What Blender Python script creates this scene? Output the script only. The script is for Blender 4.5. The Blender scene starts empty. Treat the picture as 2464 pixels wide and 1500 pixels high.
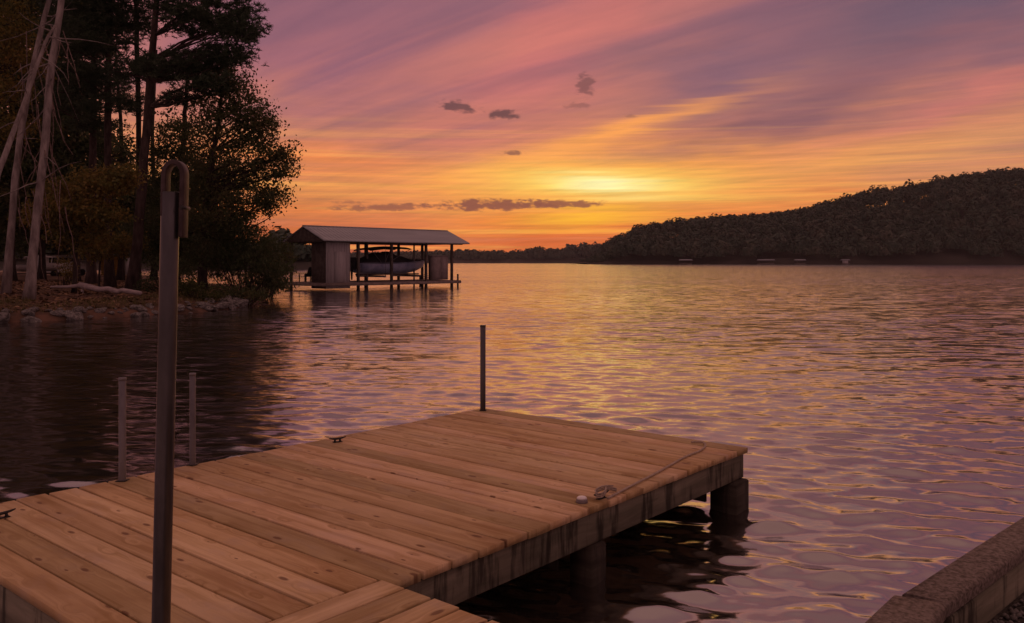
import bpy, math, random
import numpy as np
from mathutils import Vector, Matrix

sc = bpy.context.scene
COL = sc.collection
R = math.radians
rad = np.random.default_rng

# ------------------------------------------------------------------ camera
CAM_H = 1.86                                   # metres above the lake
F, HX, HY = 2049.0, 1232.0, 631.0              # focal length / horizon measured on the photograph
cd = bpy.data.cameras.new('camera')
cam = bpy.data.objects.new('camera', cd); COL.objects.link(cam)
cam.location = (0, 0, CAM_H); cam.rotation_euler = (R(90), 0, 0)
cd.sensor_width = 36; cd.lens = 36 * F / 2464; cd.shift_y = -119 / 2464
cd.clip_start = 0.05; cd.clip_end = 9000
sc.camera = cam

# ------------------------------------------------------------------ world
SUN_AZ, SUN_EL = 5.6, 4.6                       # degrees, azimuth from +Y towards +X
w = bpy.data.worlds.new('World'); sc.world = w; w.use_nodes = True
wt = w.node_tree; wt.nodes.clear()
class G:
    def __init__(s, t): s.t = t
    def n(s, typ, **k):
        o = s.t.nodes.new(typ)
        for a, b in k.items(): setattr(o, a, b)
        return o
    def put(s, sock, v):
        if isinstance(v, bpy.types.NodeSocket): s.t.links.new(v, sock)
        elif v is not None:
            if isinstance(v, (tuple, list)) and len(v) == 3 and sock.type == 'RGBA': v = (*v, 1)
            sock.default_value = v
    def m(s, op, a, b=None, c=None, clamp=False):
        o = s.n('ShaderNodeMath', operation=op); o.use_clamp = clamp
        for i, v in enumerate((a, b, c)): s.put(o.inputs[i], v)
        return o.outputs[0]
    def mix(s, f, a, b, mode='MIX'):
        o = s.n('ShaderNodeMix', data_type='RGBA', blend_type=mode); o.clamp_factor = True
        s.put(o.inputs[0], f); s.put(o.inputs[6], a); s.put(o.inputs[7], b)
        return o.outputs[2]
    def xyz(s, x, y, z=0.0):
        o = s.n('ShaderNodeCombineXYZ')
        for i, v in enumerate((x, y, z)): s.put(o.inputs[i], v)
        return o.outputs[0]
    def noise(s, vec, scale=1, detail=4, rough=.55, dist=0, out=0, dim='3D'):
        o = s.n('ShaderNodeTexNoise', noise_dimensions=dim); s.put(o.inputs['Vector'], vec)
        o.inputs['Scale'].default_value = scale; o.inputs['Detail'].default_value = detail
        o.inputs['Roughness'].default_value = rough; o.inputs['Distortion'].default_value = dist
        return o.outputs[out]
    def ramp(s, f, stops, interp='LINEAR'):
        o = s.n('ShaderNodeValToRGB'); s.put(o.inputs[0], f); o.color_ramp.interpolation = interp
        e = o.color_ramp.elements
        while len(e) < len(stops): e.new(.5)
        for i, (p, c) in enumerate(stops):
            e[i].position = p; e[i].color = (*c, 1) if len(c) == 3 else c
        return o.outputs[0]
    def rng(s, v, a, b, c=0.0, d=1.0, smooth=True):
        o = s.n('ShaderNodeMapRange'); o.interpolation_type = 'SMOOTHSTEP' if smooth else 'LINEAR'
        for i, q in enumerate((v, a, b, c, d)): s.put(o.inputs[i], q)
        return o.outputs[0]
    def sep(s, v):
        o = s.n('ShaderNodeSeparateXYZ'); s.put(o.inputs[0], v); return o.outputs

def lin(r, g, b):
    f = lambda c: (c / 255 / 12.92) if c <= 10.3 else ((c / 255 + .055) / 1.055) ** 2.4
    return (f(r), f(g), f(b))

def build_sky():
    g = G(wt)
    d = g.n('ShaderNodeTexCoord').outputs['Generated']
    x, y, z = g.sep(d)
    zc = g.m('MAXIMUM', z, 0.0)
    az = g.m('MULTIPLY', g.m('ARCTAN2', x, y), 57.2958)
    el = g.m('MULTIPLY', g.m('ARCSINE', zc), 57.2958)
    # cirrus sheet seen in perspective: project the direction on a flat layer
    k = g.m('DIVIDE', 1.0, g.m('ADD', zc, 0.10))
    px, py = g.m('MULTIPLY', x, k), g.m('MULTIPLY', y, k)
    va = R(-46)
    along = g.m('ADD', g.m('MULTIPLY', px, math.sin(va)), g.m('MULTIPLY', py, math.cos(va)))
    across = g.m('SUBTRACT', g.m('MULTIPLY', px, math.cos(va)), g.m('MULTIPLY', py, math.sin(va)))
    st = g.noise(g.xyz(g.m('MULTIPLY', across, 1.5), g.m('MULTIPLY', along, .20)), 1.7, 4, .55, .4, dim='2D')
    lay = g.noise(g.xyz(g.m('MULTIPLY', az, .045), g.m('MULTIPLY', el, .62)), 1.0, 4, .55, 0, dim='2D')
    lay2 = g.noise(g.xyz(g.m('MULTIPLY', az, .03), g.m('ADD', g.m('MULTIPLY', el, 1.7), 30.0)), 1.0, 4, .6, .2, dim='2D')
    wob = g.noise(g.xyz(g.m('MULTIPLY', az, .10), g.m('ADD', g.m('MULTIPLY', el, .35), 7.0)), 1.0, 3, .6, .0, out=1, dim='2D')
    wr, wg, wb = g.sep(wob)
    azw = g.m('ADD', az, g.m('MULTIPLY', g.m('SUBTRACT', wr, .5), 7.0))
    elw = g.m('ADD', el, g.m('MULTIPLY', g.m('SUBTRACT', wg, .5), 3.0))
    elw = g.m('ADD', elw, g.m('MULTIPLY', g.m('SUBTRACT', lay, .5), 3.0))

    def blob(a0, e0, sa, se, ang=0.0, u=azw, v=elw, p=1.0):
        ca, sa_ = math.cos(R(ang)), math.sin(R(ang))
        du, dv = g.m('SUBTRACT', u, a0), g.m('SUBTRACT', v, e0)
        a = g.m('ADD', g.m('MULTIPLY', du, ca / sa), g.m('MULTIPLY', dv, sa_ / sa))
        b = g.m('ADD', g.m('MULTIPLY', du, -sa_ / se), g.m('MULTIPLY', dv, ca / se))
        q = g.m('ADD', g.m('MULTIPLY', a, a), g.m('MULTIPLY', b, b))
        return g.m('POWER', 2.71828, g.m('MULTIPLY', q, -p))

    # afterglow by elevation, fading away from the sun's azimuth
    f = g.m('DIVIDE', elw, 45.0)
    S = 1 / 45.0
    base = g.ramp(f, [(0, lin(182, 78, 50)), (2.5 * S, lin(222, 116, 58)), (5.5 * S, lin(230, 146, 76)),
                      (8.5 * S, lin(212, 130, 92)), (12 * S, lin(180, 110, 106)), (17 * S, lin(150, 96, 108)),
                      (26 * S, lin(142, 100, 106)), (1, lin(172, 128, 120))])
    away = g.ramp(g.m('DIVIDE', el, 45.0), [(0, lin(150, 108, 102)), (6 * S, lin(156, 112, 106)), (16 * S, lin(144, 104, 110)), (26 * S, lin(142, 102, 108)), (1, lin(172, 128, 120))])
    cosaz = g.m('COSINE', g.m('MULTIPLY', g.m('SUBTRACT', az, SUN_AZ), 0.0174533))
    col = g.mix(g.rng(cosaz, .95, .0), base, away)

    def lay_on(c, wgt, colr, s=1.0): return g.mix(g.m('MULTIPLY', wgt, s), c, colr)
    # broad masses
    col = lay_on(col, blob(-12, 12.5, 9, 4.5, 0), lin(140, 90, 112), .75)
    col = lay_on(col, blob(3, 14.0, 13, 3.0, 42), lin(196, 108, 110), .80)
    col = lay_on(col, blob(30, 10.0, 11, 1.0, 15), lin(198, 118, 108), .8)
    col = lay_on(col, blob(30, 7.0, 9, 1.6, 12), lin(176, 124, 112), .6)
    col = lay_on(col, blob(13, 5.2, 5, .8, 7), lin(150, 98, 88), .55)
    col = lay_on(col, blob(-12, 6.9, 8, .9, -3), lin(232, 134, 76), .7)
    col = lay_on(col, blob(-2, 9.0, 8, 1.6, 8), lin(176, 106, 104), .5)
    # streaks
    s1 = g.rng(st, .40, .70)
    streak_fade = g.m('MULTIPLY', g.rng(el, 3.0, 9.0), g.rng(el, 40, 15))
    warm = g.rng(g.m('ABSOLUTE', g.m('SUBTRACT', az, SUN_AZ)), 70, 8)
    col = g.mix(g.m('MULTIPLY', g.m('MULTIPLY', s1, streak_fade), .34), col, g.mix(warm, lin(160, 106, 116), lin(216, 126, 104)))
    s2 = g.rng(st, .52, .30)
    col = g.mix(g.m('MULTIPLY', g.m('MULTIPLY', s2, streak_fade), .36), col, lin(112, 82, 104))
    col = lay_on(col, blob(29, 15.0, 18, 4.0, 10), lin(102, 82, 102), .95)
    col = lay_on(col, blob(14, 12.0, 6, 1.9, 24), lin(116, 86, 108), .75)
    col = lay_on(col, blob(16.5, 9.0, 8, 1.25, 15), lin(122, 82, 98), .85)
    col = lay_on(col, blob(31, 10.2, 10, .8, 16), lin(200, 116, 106), .7)
    elg = g.m('ADD', el, g.m('MULTIPLY', g.m('SUBTRACT', lay2, .5), 2.2)); azg = g.m('ADD', az, g.m('MULTIPLY', g.m('SUBTRACT', wr, .5), 3.0))
    col = lay_on(col, blob(7.6, 8.8, 7.0, .55, 15, azg, elg), lin(250, 160, 82), .9)
    col = lay_on(col, blob(2.0, 7.2, 6.0, .7, 12, azg, elg), lin(240, 158, 84), .6)
    col = lay_on(col, blob(22, 6.4, 13, 1.0, 7, azg, elg), lin(230, 158, 92), .6)
    col = lay_on(col, blob(-13, 6.6, 9, .8, -2, azg, elg), lin(238, 134, 70), .6)
    low = g.rng(el, 11, 4)
    b1 = g.m('MULTIPLY', g.rng(lay2, .48, .72), low)
    col = g.mix(g.m('MULTIPLY', b1, .7), col, g.mix(warm, lin(160, 110, 112), lin(250, 172, 84)))
    b2 = g.m('MULTIPLY', g.rng(lay2, .50, .28), low)
    col = g.mix(g.m('MULTIPLY', b2, .6), col, g.mix(warm, lin(136, 100, 108), lin(196, 116, 84)))
    # the glow of the sun behind the cloud
    col = lay_on(col, blob(5.6, 5.2, 12.5, 1.7, 2), lin(250, 160, 70), .82)
    col = lay_on(col, blob(6.0, 5.2, 6.8, 1.15, -2, azg, elg), lin(255, 226, 100), .95)
    col = lay_on(col, blob(6.2, 5.2, 3.0, .62, -3, azg, elg), lin(255, 250, 180), .97)
    col = lay_on(col, blob(5.0, 3.0, 4.6, .62, 3, azg, elg), lin(255, 190, 48), .9)
    col = lay_on(col, blob(4.0, .6, 9, .9, 0), lin(214, 98, 50), .6)
    # broken cirrus texture
    tx = g.noise(g.xyz(g.m('MULTIPLY', across, 5.0), g.m('MULTIPLY', along, 1.1)), 1.6, 5, .62, .3, dim='2D')
    ty = g.noise(g.xyz(g.m('MULTIPLY', az, .11), g.m('MULTIPLY', el, 3.6)), 1.0, 4, .6, dim='2D')
    tex = g.m('ADD', g.m('MULTIPLY', g.m('SUBTRACT', tx, .5), g.rng(el, 60, 8, 0.0, .42)), g.m('MULTIPLY', g.m('SUBTRACT', ty, .5), g.rng(el, 14, 4, 0.0, .7)))
    gain = g.m('ADD', 1.0, tex)
    col = g.mix(1.0, col, g.xyz(gain, g.m('ADD', 1.0, g.m('MULTIPLY', tex, .8)), g.m('ADD', 1.0, g.m('MULTIPLY', tex, .45))), 'MULTIPLY')
    # small dark clouds low over the lake
    fine = g.noise(g.xyz(g.m('MULTIPLY', az, .9), g.m('ADD', g.m('MULTIPLY', el, 2.2), 2.0)), 1.0, 4, .65, dim='2D')
    fn = g.m('MULTIPLY', g.m('SUBTRACT', fine, .5), 2.2)
    def cloud(c, a0, e0, sa, se, ang, colr, s):
        bl = blob(a0, e0, sa, se, ang, az, el)
        q = g.m('ADD', bl, g.m('MULTIPLY', g.m('MULTIPLY', fn, .95), g.m('MINIMUM', g.m('MULTIPLY', bl, 2.2), 1.0)))
        return g.mix(g.m('MULTIPLY', g.rng(q, .30, .85), s), c, colr)
    for a0, e0, sa, se, ang, s in ((-3.7, 10.35, 1.5, .42, -6, .85), (-.7, 9.85, 1.3, .40, -4, .9), (4.9, 11.7, .8, .75, -50, .62),
                                   (4.3, 10.4, .9, .25, 0, .4), (0.0, 7.28, .85, .2, 2, .7), (8.1, 9.6, .5, .17, 0, .35)):
        col = cloud(col, a0, e0, sa, se, ang, lin(84, 54, 66), s)
    for a0, e0, sa, se, ang, s in ((-1.2, 3.84, 4.6, .44, 0, .95), (3.0, 3.92, 3.2, .32, 0, .9), (-8.4, 3.62, 4.0, .28, 2, .75), (-10.8, 3.95, 1.2, .14, 0, .5)):
        col = cloud(col, a0, e0, sa, se, ang, lin(118, 66, 66), s)
    # physical twilight sky underneath
    sky = g.n('ShaderNodeTexSky'); sky.sky_type = 'NISHITA'; sky.sun_disc = False
    sky.sun_elevation = R(0.8); sky.sun_rotation = R(SUN_AZ); sky.altitude = 200; sky.dust_density = 2.0
    bg1 = g.n('ShaderNodeBackground'); g.put(bg1.inputs[0], sky.outputs[0]); bg1.inputs[1].default_value = 0.008
    bg2 = g.n('ShaderNodeBackground'); g.put(bg2.inputs[0], col); bg2.inputs[1].default_value = 1.04
    add = g.n('ShaderNodeAddShader'); wt.links.new(bg1.outputs[0], add.inputs[0]); wt.links.new(bg2.outputs[0], add.inputs[1])
    out = g.n('ShaderNodeOutputWorld'); wt.links.new(add.outputs[0], out.inputs[0])
build_sky()
w.cycles.sampling_method = 'NONE'; sc.cycles.volume_bounces = 1      # the sky is smooth: plain bounce sampling is enough

# ------------------------------------------------------------------ sun and exposure
sd = bpy.data.lights.new('sun', 'SUN'); sun = bpy.data.objects.new('sun', sd); COL.objects.link(sun)
sd.energy = 0.05; sd.angle = R(40); sd.color = (1.0, .62, .30)
sdir = Vector((math.sin(R(SUN_AZ)) * math.cos(R(7)), math.cos(R(SUN_AZ)) * math.cos(R(7)), math.sin(R(7))))
sun.rotation_euler = sdir.to_track_quat('Z', 'Y').to_euler(); sun.location = (10, 60, 30)
vs = sc.view_settings; vs.view_transform = 'Standard'; vs.look = 'None'; vs.gamma = 1; vs.use_curve_mapping = False; vs.exposure = 0.0
sc.cycles.use_denoising = True
sc.cycles.max_bounces = 4; sc.cycles.diffuse_bounces = 2; sc.cycles.glossy_bounces = 3; sc.cycles.transmission_bounces = 1; sc.cycles.transparent_max_bounces = 4
sc.cycles.sample_clamp_indirect = 4

# ------------------------------------------------------------------ helpers
def at(x, y, Y):                                 # a bearing read on the photograph, at a chosen distance
    return Vector(((x - HX) / F * Y, Y, CAM_H + (HY - y) / F * Y))
def on_plane(x, y, z):
    Y = F * (CAM_H - z) / (y - HY)
    return Vector(((x - HX) / F * Y, Y, z))

def npmesh(name, V, Q=None, T=None, smooth=False):
    V = np.asarray(V, np.float32).reshape(-1, 3)
    me = bpy.data.meshes.new(name)
    nq = 0 if Q is None else len(Q); nt = 0 if T is None else len(T)
    loops = []
    if nq: loops.append(np.asarray(Q, np.int32).ravel())
    if nt: loops.append(np.asarray(T, np.int32).ravel())
    L = np.concatenate(loops)
    st = np.concatenate([np.arange(nq) * 4, nq * 4 + np.arange(nt) * 3]).astype(np.int32)
    me.vertices.add(len(V)); me.vertices.foreach_set('co', V.ravel())
    me.loops.add(len(L)); me.loops.foreach_set('vertex_index', L)
    me.polygons.add(nq + nt); me.polygons.foreach_set('loop_start', st)
    if smooth: me.polygons.foreach_set('use_smooth', np.ones(nq + nt, bool))
    me.update(calc_edges=True)
    return me

class MB:
    """collects simple solids into one mesh"""
    def __init__(s): s.v = []; s.q = []; s.t = []; s.n = 0
    def add(s, V, Q=(), T=()):
        V = np.asarray(V, float).reshape(-1, 3)
        s.v.append(V)
        s.q += [tuple(i + s.n for i in f) for f in Q]; s.t += [tuple(i + s.n for i in f) for f in T]
        s.n += len(V); return s
    def box(s, lo, hi, mat=None, ch=0.0):
        (x0, y0, z0), (x1, y1, z1) = lo, hi
        if ch:
            c = min(ch, .45 * min(x1 - x0, y1 - y0, z1 - z0)); V = []
            for z, i in ((z0, c), (z0 + c, 0), (z1 - c, 0), (z1, c)):
                V += [(x0 + i, y0 + i, z), (x1 - i, y0 + i, z), (x1 - i, y1 - i, z), (x0 + i, y1 - i, z)]
            Q = [(3, 2, 1, 0), (12, 13, 14, 15)]
            for k in range(3):
                for j in range(4): Q.append((k * 4 + j, k * 4 + (j + 1) % 4, k * 4 + 4 + (j + 1) % 4, k * 4 + 4 + j))
        else:
            V = [(x0, y0, z0), (x1, y0, z0), (x1, y1, z0), (x0, y1, z0), (x0, y0, z1), (x1, y0, z1), (x1, y1, z1), (x0, y1, z1)]
            Q = [(3, 2, 1, 0), (4, 5, 6, 7), (0, 1, 5, 4), (1, 2, 6, 5), (2, 3, 7, 6), (3, 0, 4, 7)]
        if mat is not None: V = [tuple(mat @ Vector(p)) for p in V]
        return s.add(V, Q)
    def bar(s, a, b, wd, hg, up=(0, 0, 1)):
        a, b = Vector(a), Vector(b); d = b - a; L = d.length; d.normalize(); up = Vector(up)
        if abs(d.dot(up)) > .98: up = Vector((1, 0, 0))
        r = d.cross(up).normalized(); u = r.cross(d)
        M = Matrix((d, r, u)).transposed().to_4x4(); M.translation = a
        return s.box((0, -wd / 2, -hg / 2), (L, wd / 2, hg / 2), M, ch=min(wd, hg) * .08)
    def tube(s, pts, rr, n=8, cap=True):
        V, Q, T = tube(pts, rr, n, cap); return s.add(V, Q, T)
    def build(s, name, mat, parent=None, smooth=False):
        me = npmesh(name, np.concatenate(s.v), s.q or None, s.t or None, smooth)
        return mk(name, me, mat, parent)

def tube(pts, rr, n=8, cap=True):
    P = np.asarray([tuple(p) for p in pts], float); m = len(P)
    rr = np.broadcast_to(np.asarray(rr, float), (m,))
    D = np.gradient(P, axis=0); D /= np.linalg.norm(D, axis=1)[:, None] + 1e-9
    up = np.array([0, 0, 1.]) if abs(D[0][2]) < .9 else np.array([1., 0, 0])
    V = []
    a = np.arange(n) * 2 * math.pi / n
    rt = np.cross(D[0], up); rt /= np.linalg.norm(rt)
    for i in range(m):
        rt = rt - D[i] * rt.dot(D[i]); rt /= np.linalg.norm(rt) + 1e-9
        u = np.cross(rt, D[i])
        V.append(P[i] + rr[i] * (np.cos(a)[:, None] * rt + np.sin(a)[:, None] * u))
    V = np.concatenate(V); Q = []
    for i in range(m - 1):
        for j in range(n):
            k = (j + 1) % n
            Q.append((i * n + j, i * n + k, (i + 1) * n + k, (i + 1) * n + j))
    T = []
    if cap:
        V = np.concatenate([V, [P[0], P[-1]]]); c0, c1 = m * n, m * n + 1
        for j in range(n):
            k = (j + 1) % n
            T.append((c0, k, j)); T.append((c1, (m - 1) * n + j, (m - 1) * n + k))
    return V, Q, T

def mk(name, me, mat, parent=None):
    o = bpy.data.objects.new(name, me); COL.objects.link(o)
    if mat is not None and not me.materials: me.materials.append(mat)
    if parent is not None: o.parent = parent
    return o
def empty(name, loc=(0, 0, 0), rz=0.0):
    o = bpy.data.objects.new(name, None); COL.objects.link(o)
    o.location = loc; o.rotation_euler = (0, 0, rz); o.empty_display_size = .2
    return o
def tag(o, label=None, cat=None, group=None, kind=None):
    if label: o['label'] = label
    if cat: o['category'] = cat
    if group: o['group'] = group
    if kind: o['kind'] = kind
    return o
def dup(root, parent=None):
    c = root.copy(); COL.objects.link(c); c.parent = parent
    for ch in root.children: dup(ch, c)
    return c

# ------------------------------------------------------------------ materials
def material(name, rough=.6, spec=.3):
    m = bpy.data.materials.new(name); m.use_nodes = True
    t = m.node_tree; b = t.nodes['Principled BSDF']
    b.inputs['Roughness'].default_value = rough; b.inputs['Specular IOR Level'].default_value = spec
    return m, G(t), b
def bump(g, b, h, s, dist=.01):
    n = g.n('ShaderNodeBump'); n.inputs['Strength'].default_value = s; n.inputs['Distance'].default_value = dist
    g.put(n.inputs['Height'], h); g.t.links.new(n.outputs[0], b.inputs['Normal'])

def mottled(name, c0, c1, scale=3, rough=.7, spec=.3, metal=0.0, stretch=(1, 1, 1), bs=.3, detail=5, bd=.01):
    m, g, b = material(name, rough, spec)
    co = g.n('ShaderNodeTexCoord').outputs['Object']
    mp = g.n('ShaderNodeMapping'); g.put(mp.inputs[0], co); mp.inputs['Scale'].default_value = stretch
    oi = g.n('ShaderNodeObjectInfo').outputs['Random']
    off = g.n('ShaderNodeVectorMath', operation='ADD'); g.put(off.inputs[0], mp.outputs[0]); g.put(off.inputs[1], g.xyz(g.m('MULTIPLY', oi, 37.0), g.m('MULTIPLY', oi, 91.0), 0.0))
    n = g.noise(off.outputs[0], scale, detail, .62)
    c = g.mix(g.rng(n, .3, .7), c0, c1)
    g.put(b.inputs['Base Color'], c); b.inputs['Metallic'].default_value = metal
    if bs: bump(g, b, n, bs, bd)
    return m

def deck_wood():
    m, g, b = material('new_pine_boards', .62, .25)
    co = g.n('ShaderNodeTexCoord').outputs['Object']
    x, y, z = g.sep(co)
    r = g.n('ShaderNodeObjectInfo').outputs['Random']
    r2 = g.m('FRACT', g.m('MULTIPLY', r, 13.37)); r3 = g.m('FRACT', g.m('MULTIPLY', r, 71.7))
    ox, oy = g.m('MULTIPLY', r, 83.0), g.m('MULTIPLY', r2, 41.0)
    X, Y = g.m('ADD', x, ox), g.m('ADD', y, oy)
    # knots
    kv = g.n('ShaderNodeTexVoronoi', voronoi_dimensions='2D', feature='F1'); kv.inputs['Scale'].default_value = 1.0
    g.put(kv.inputs['Vector'], g.xyz(g.m('MULTIPLY', X, 3.3), g.m('MULTIPLY', Y, 8.5)))
    kd = kv.outputs['Distance']
    kc = g.sep(kv.outputs['Color'])[0]
    size = g.rng(kc, .50, 1.0, .0, .14, smooth=False)
    knot = g.rng(g.m('DIVIDE', kd, g.m('ADD', size, .001)), 1.15, .55)
    halo = g.rng(kd, .34, .06)
    # grain bending around knots
    bend = g.m('MULTIPLY', halo, .018)
    gr = g.noise(g.xyz(g.m('MULTIPLY', X, .7), g.m('ADD', g.m('MULTIPLY', Y, 17.0), g.m('MULTIPLY', bend, 40.0)), z), 1.0, 6, .6, .7)
    fine = g.noise(g.xyz(g.m('MULTIPLY', X, 3.0), g.m('MULTIPLY', Y, 130.0), z), 1.0, 4, .6)
    blot = g.noise(g.xyz(g.m('MULTIPLY', X, 1.6), g.m('MULTIPLY', Y, 3.2), 0.0), 1.0, 4, .6)
    c = g.mix(g.rng(gr, .30, .68), (.40, .27, .105), (.68, .53, .28))
    c = g.mix(g.m('MULTIPLY', g.rng(fine, .45, .75), .35), c, (.38, .24, .12))
    c = g.mix(g.m('MULTIPLY', g.rng(blot, .42, .75), .55), c, (.70, .56, .34))
    c = g.mix(g.m('MULTIPLY', g.rng(blot, .48, .28), .6), c, (.42, .265, .12))
    wx = g.noise(g.xyz(g.m('MULTIPLY', X, 2.6), g.m('MULTIPLY', Y, 5.0), 4.0), 1.0, 5, .65)
    c = g.mix(g.m('MULTIPLY', g.rng(wx, .50, .70), .35), c, (.46, .385, .31))
    c = g.mix(g.m('MULTIPLY', g.rng(wx, .40, .24), .45), c, (.27, .16, .085))
    tint = g.ramp(r3, [(0, (.74, .68, .64)), (.22, (1.0, .93, .96)), (.42, (1.10, .98, 1.06)), (.6, (.88, .78, .76)), (.78, (1.14, 1.06, 1.10)), (.9, (.96, .84, .80))], 'CONSTANT')
    c = g.mix(1.0, c, tint, 'MULTIPLY')
    c = g.mix(g.m('MULTIPLY', knot, .8), c, (.15, .065, .03))
    g.put(b.inputs['Base Color'], c)
    bump(g, b, g.m('ADD', gr, g.m('MULTIPLY', fine, .5)), .35, .004)
    return m

def weathered_wood(name, c0, c1, stain=(.02, .017, .014), amount=.8):
    m, g, b = material(name, .8, .2)
    co = g.n('ShaderNodeTexCoord').outputs['Object']; x, y, z = g.sep(co)
    n = g.noise(g.xyz(g.m('MULTIPLY', x, 1.5), g.m('MULTIPLY', y, 1.5), g.m('MULTIPLY', z, 14.0)), 1.0, 6, .6, .4)
    d = g.noise(g.xyz(g.m('MULTIPLY', x, 9.0), g.m('MULTIPLY', y, 9.0), g.m('MULTIPLY', z, 1.2)), 1.0, 5, .65, .2)
    c = g.mix(g.rng(n, .3, .7), c0, c1)
    c = g.mix(g.m('MULTIPLY', g.rng(d, .47, .62), amount), c, stain)
    g.put(b.inputs['Base Color'], c); bump(g, b, n, .5, .006)
    return m

def leaf_mat(name, cols, trans=.45, rough=.6, isl=.55):
    m, g, b = material(name, rough, .25)
    geo = g.n('ShaderNodeNewGeometry')
    r = geo.outputs['Random Per Island']
    n = g.noise(g.n('ShaderNodeTexCoord').outputs['Object'], .55 if isl > .3 else .07, 3, .6)
    f = g.m('ADD', g.m('MULTIPLY', r, isl), g.m('MULTIPLY', g.rng(n, .3, .7), 1 - isl))
    st = [(i / max(1, len(cols) - 1), c) for i, c in enumerate(cols)]
    c = g.ramp(f, st)
    g.put(b.inputs['Base Color'], c)
    tr = g.n('ShaderNodeBsdfTranslucent'); g.put(tr.inputs[0], c)
    mx = g.n('ShaderNodeMixShader'); mx.inputs[0].default_value = trans
    out = g.t.nodes['Material Output']
    g.t.links.new(b.outputs[0], mx.inputs[1]); g.t.links.new(tr.outputs[0], mx.inputs[2]); g.t.links.new(mx.outputs[0], out.inputs[0])
    return m

def water_mat():
    m, g, b = material('lake_water', .115, .5)
    b.inputs['IOR'].default_value = 2.0
    b.inputs['Base Color'].default_value = (.020, .016, .013, 1)
    geo = g.n('ShaderNodeNewGeometry'); P = geo.outputs['Position']; N = geo.outputs['Normal']
    at_ = g.n('ShaderNodeAttribute'); at_.attribute_name = 'chop'; chop = at_.outputs['Fac']
    x, y, z = g.sep(P)
    def rip(sx, sy, sc_, det, zz):
        n = g.noise(g.xyz(g.m('MULTIPLY', x, sx), g.m('MULTIPLY', y, sy), zz), sc_, det, .55, .2, out=1)
        r, q, _ = g.sep(n); return g.m('SUBTRACT', r, .5), g.m('SUBTRACT', q, .5)
    fx, fy = rip(.40, 1.0, 9.0, 3, 0.0)
    bx, by = rip(.33, 1.0, 3.4, 2, 5.0)
    cx, cy = rip(.30, 1.0, .06, 3, 9.0)
    gust = g.rng(g.m('ADD', cx, .5), .30, .70, .55, 1.25)
    kf = g.m('MULTIPLY', gust, .32)
    kb = g.m('MULTIPLY', g.m('MULTIPLY', gust, g.m('MULTIPLY', chop, chop)), .80)
    dx = g.m('ADD', g.m('MULTIPLY', fx, kf), g.m('MULTIPLY', g.m('MULTIPLY', bx, kb), .55))
    dy = g.m('ADD', g.m('MULTIPLY', fy, kf), g.m('MULTIPLY', by, kb))
    ad = g.n('ShaderNodeVectorMath', operation='ADD'); g.put(ad.inputs[0], N); g.put(ad.inputs[1], g.xyz(dx, dy, 0.0))
    no = g.n('ShaderNodeVectorMath', operation='NORMALIZE'); g.put(no.inputs[0], ad.outputs[0])
    g.t.links.new(no.outputs[0], b.inputs['Normal'])
    gl = g.n('ShaderNodeBsdfGlossy'); gl.inputs['Color'].default_value = (.94, .91, .93, 1); gl.inputs['Roughness'].default_value = .115
    g.t.links.new(no.outputs[0], gl.inputs['Normal'])
    mx = g.n('ShaderNodeMixShader'); mx.inputs[0].default_value = .34
    g.t.links.new(b.outputs[0], mx.inputs[1]); g.t.links.new(gl.outputs[0], mx.inputs[2]); g.t.links.new(mx.outputs[0], g.t.nodes['Material Output'].inputs[0])
    return m

M = {}
M['deck'] = deck_wood()
M['fascia'] = weathered_wood('weathered_beam', (.13, .12, .085), (.25, .225, .165))
M['pile'] = weathered_wood('wet_pile', (.03, .025, .019), (.075, .062, .048))
M['pole'] = mottled('oiled_steel_pole', (.055, .053, .054), (.12, .115, .115), 6, .34, .5, .75, (1, 1, .3), .15)
M['rust'] = mottled('rusty_hook_steel', (.03, .018, .018), (.07, .05, .05), 14, .5, .5, .55, (1, 1, 1), .3, bd=.002)
M['galv'] = mottled('galvanised_pipe', (.12, .115, .125), (.19, .185, .195), 9, .45, .5, .6, (1, 1, .3), .1)
M['iron'] = mottled('black_iron', (.018, .016, .016), (.035, .03, .028), 20, .5, .5, .3, bs=.2)
M['rope'] = mottled('pale_rope', (.34, .27, .21), (.50, .41, .34), 60, .85, .1, bs=.5)
M['lamp_white'] = mottled('white_plastic', (.74, .72, .72), (.82, .80, .80), 12, .35, .5, bs=0)
M['lamp_dark'] = mottled('grey_plastic', (.16, .13, .14), (.24, .2, .2), 12, .5, .4, bs=0)
M['concrete'] = mottled('seawall_concrete', (.085, .068, .054), (.26, .215, .185), 55, .9, .2, bs=.8, detail=8, bd=.004)
M['gravel'] = leaf_mat('gravel_stones', [(.05, .045, .04), (.12, .11, .10), (.20, .18, .17)], 0.0, .8)
M['soil'] = mottled('leaf_litter_soil', (.055, .038, .028), (.15, .085, .06), 1.3, .95, .1, bs=.6, bd=.05)
M['mud'] = mottled('dark_gravel_soil', (.03, .028, .025), (.08, .07, .06), 30, .95, .1, bs=.8, bd=.02)
M['bark'] = mottled('dark_bark', (.028, .022, .02), (.065, .05, .044), 7, .9, .1, 0, (1, 1, .22), 1.0, bd=.05)
M['bark_pine'] = mottled('pine_bark', (.032, .024, .022), (.085, .062, .056), 6, .9, .1, 0, (1, 1, .3), 1.0, bd=.05)
M['bark_pale'] = mottled('pale_bark', (.12, .10, .095), (.30, .265, .25), 4, .85, .15, 0, (1, 1, .25), .6, bd=.03)
M['vine'] = mottled('dry_vine', (.14, .10, .09), (.26, .19, .17), 8, .9, .1, bs=.3)
M['log'] = mottled('bleached_log', (.26, .22, .22), (.42, .36, .36), 3, .85, .15, 0, (.4, 3, 3), .5, bd=.02)
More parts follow.
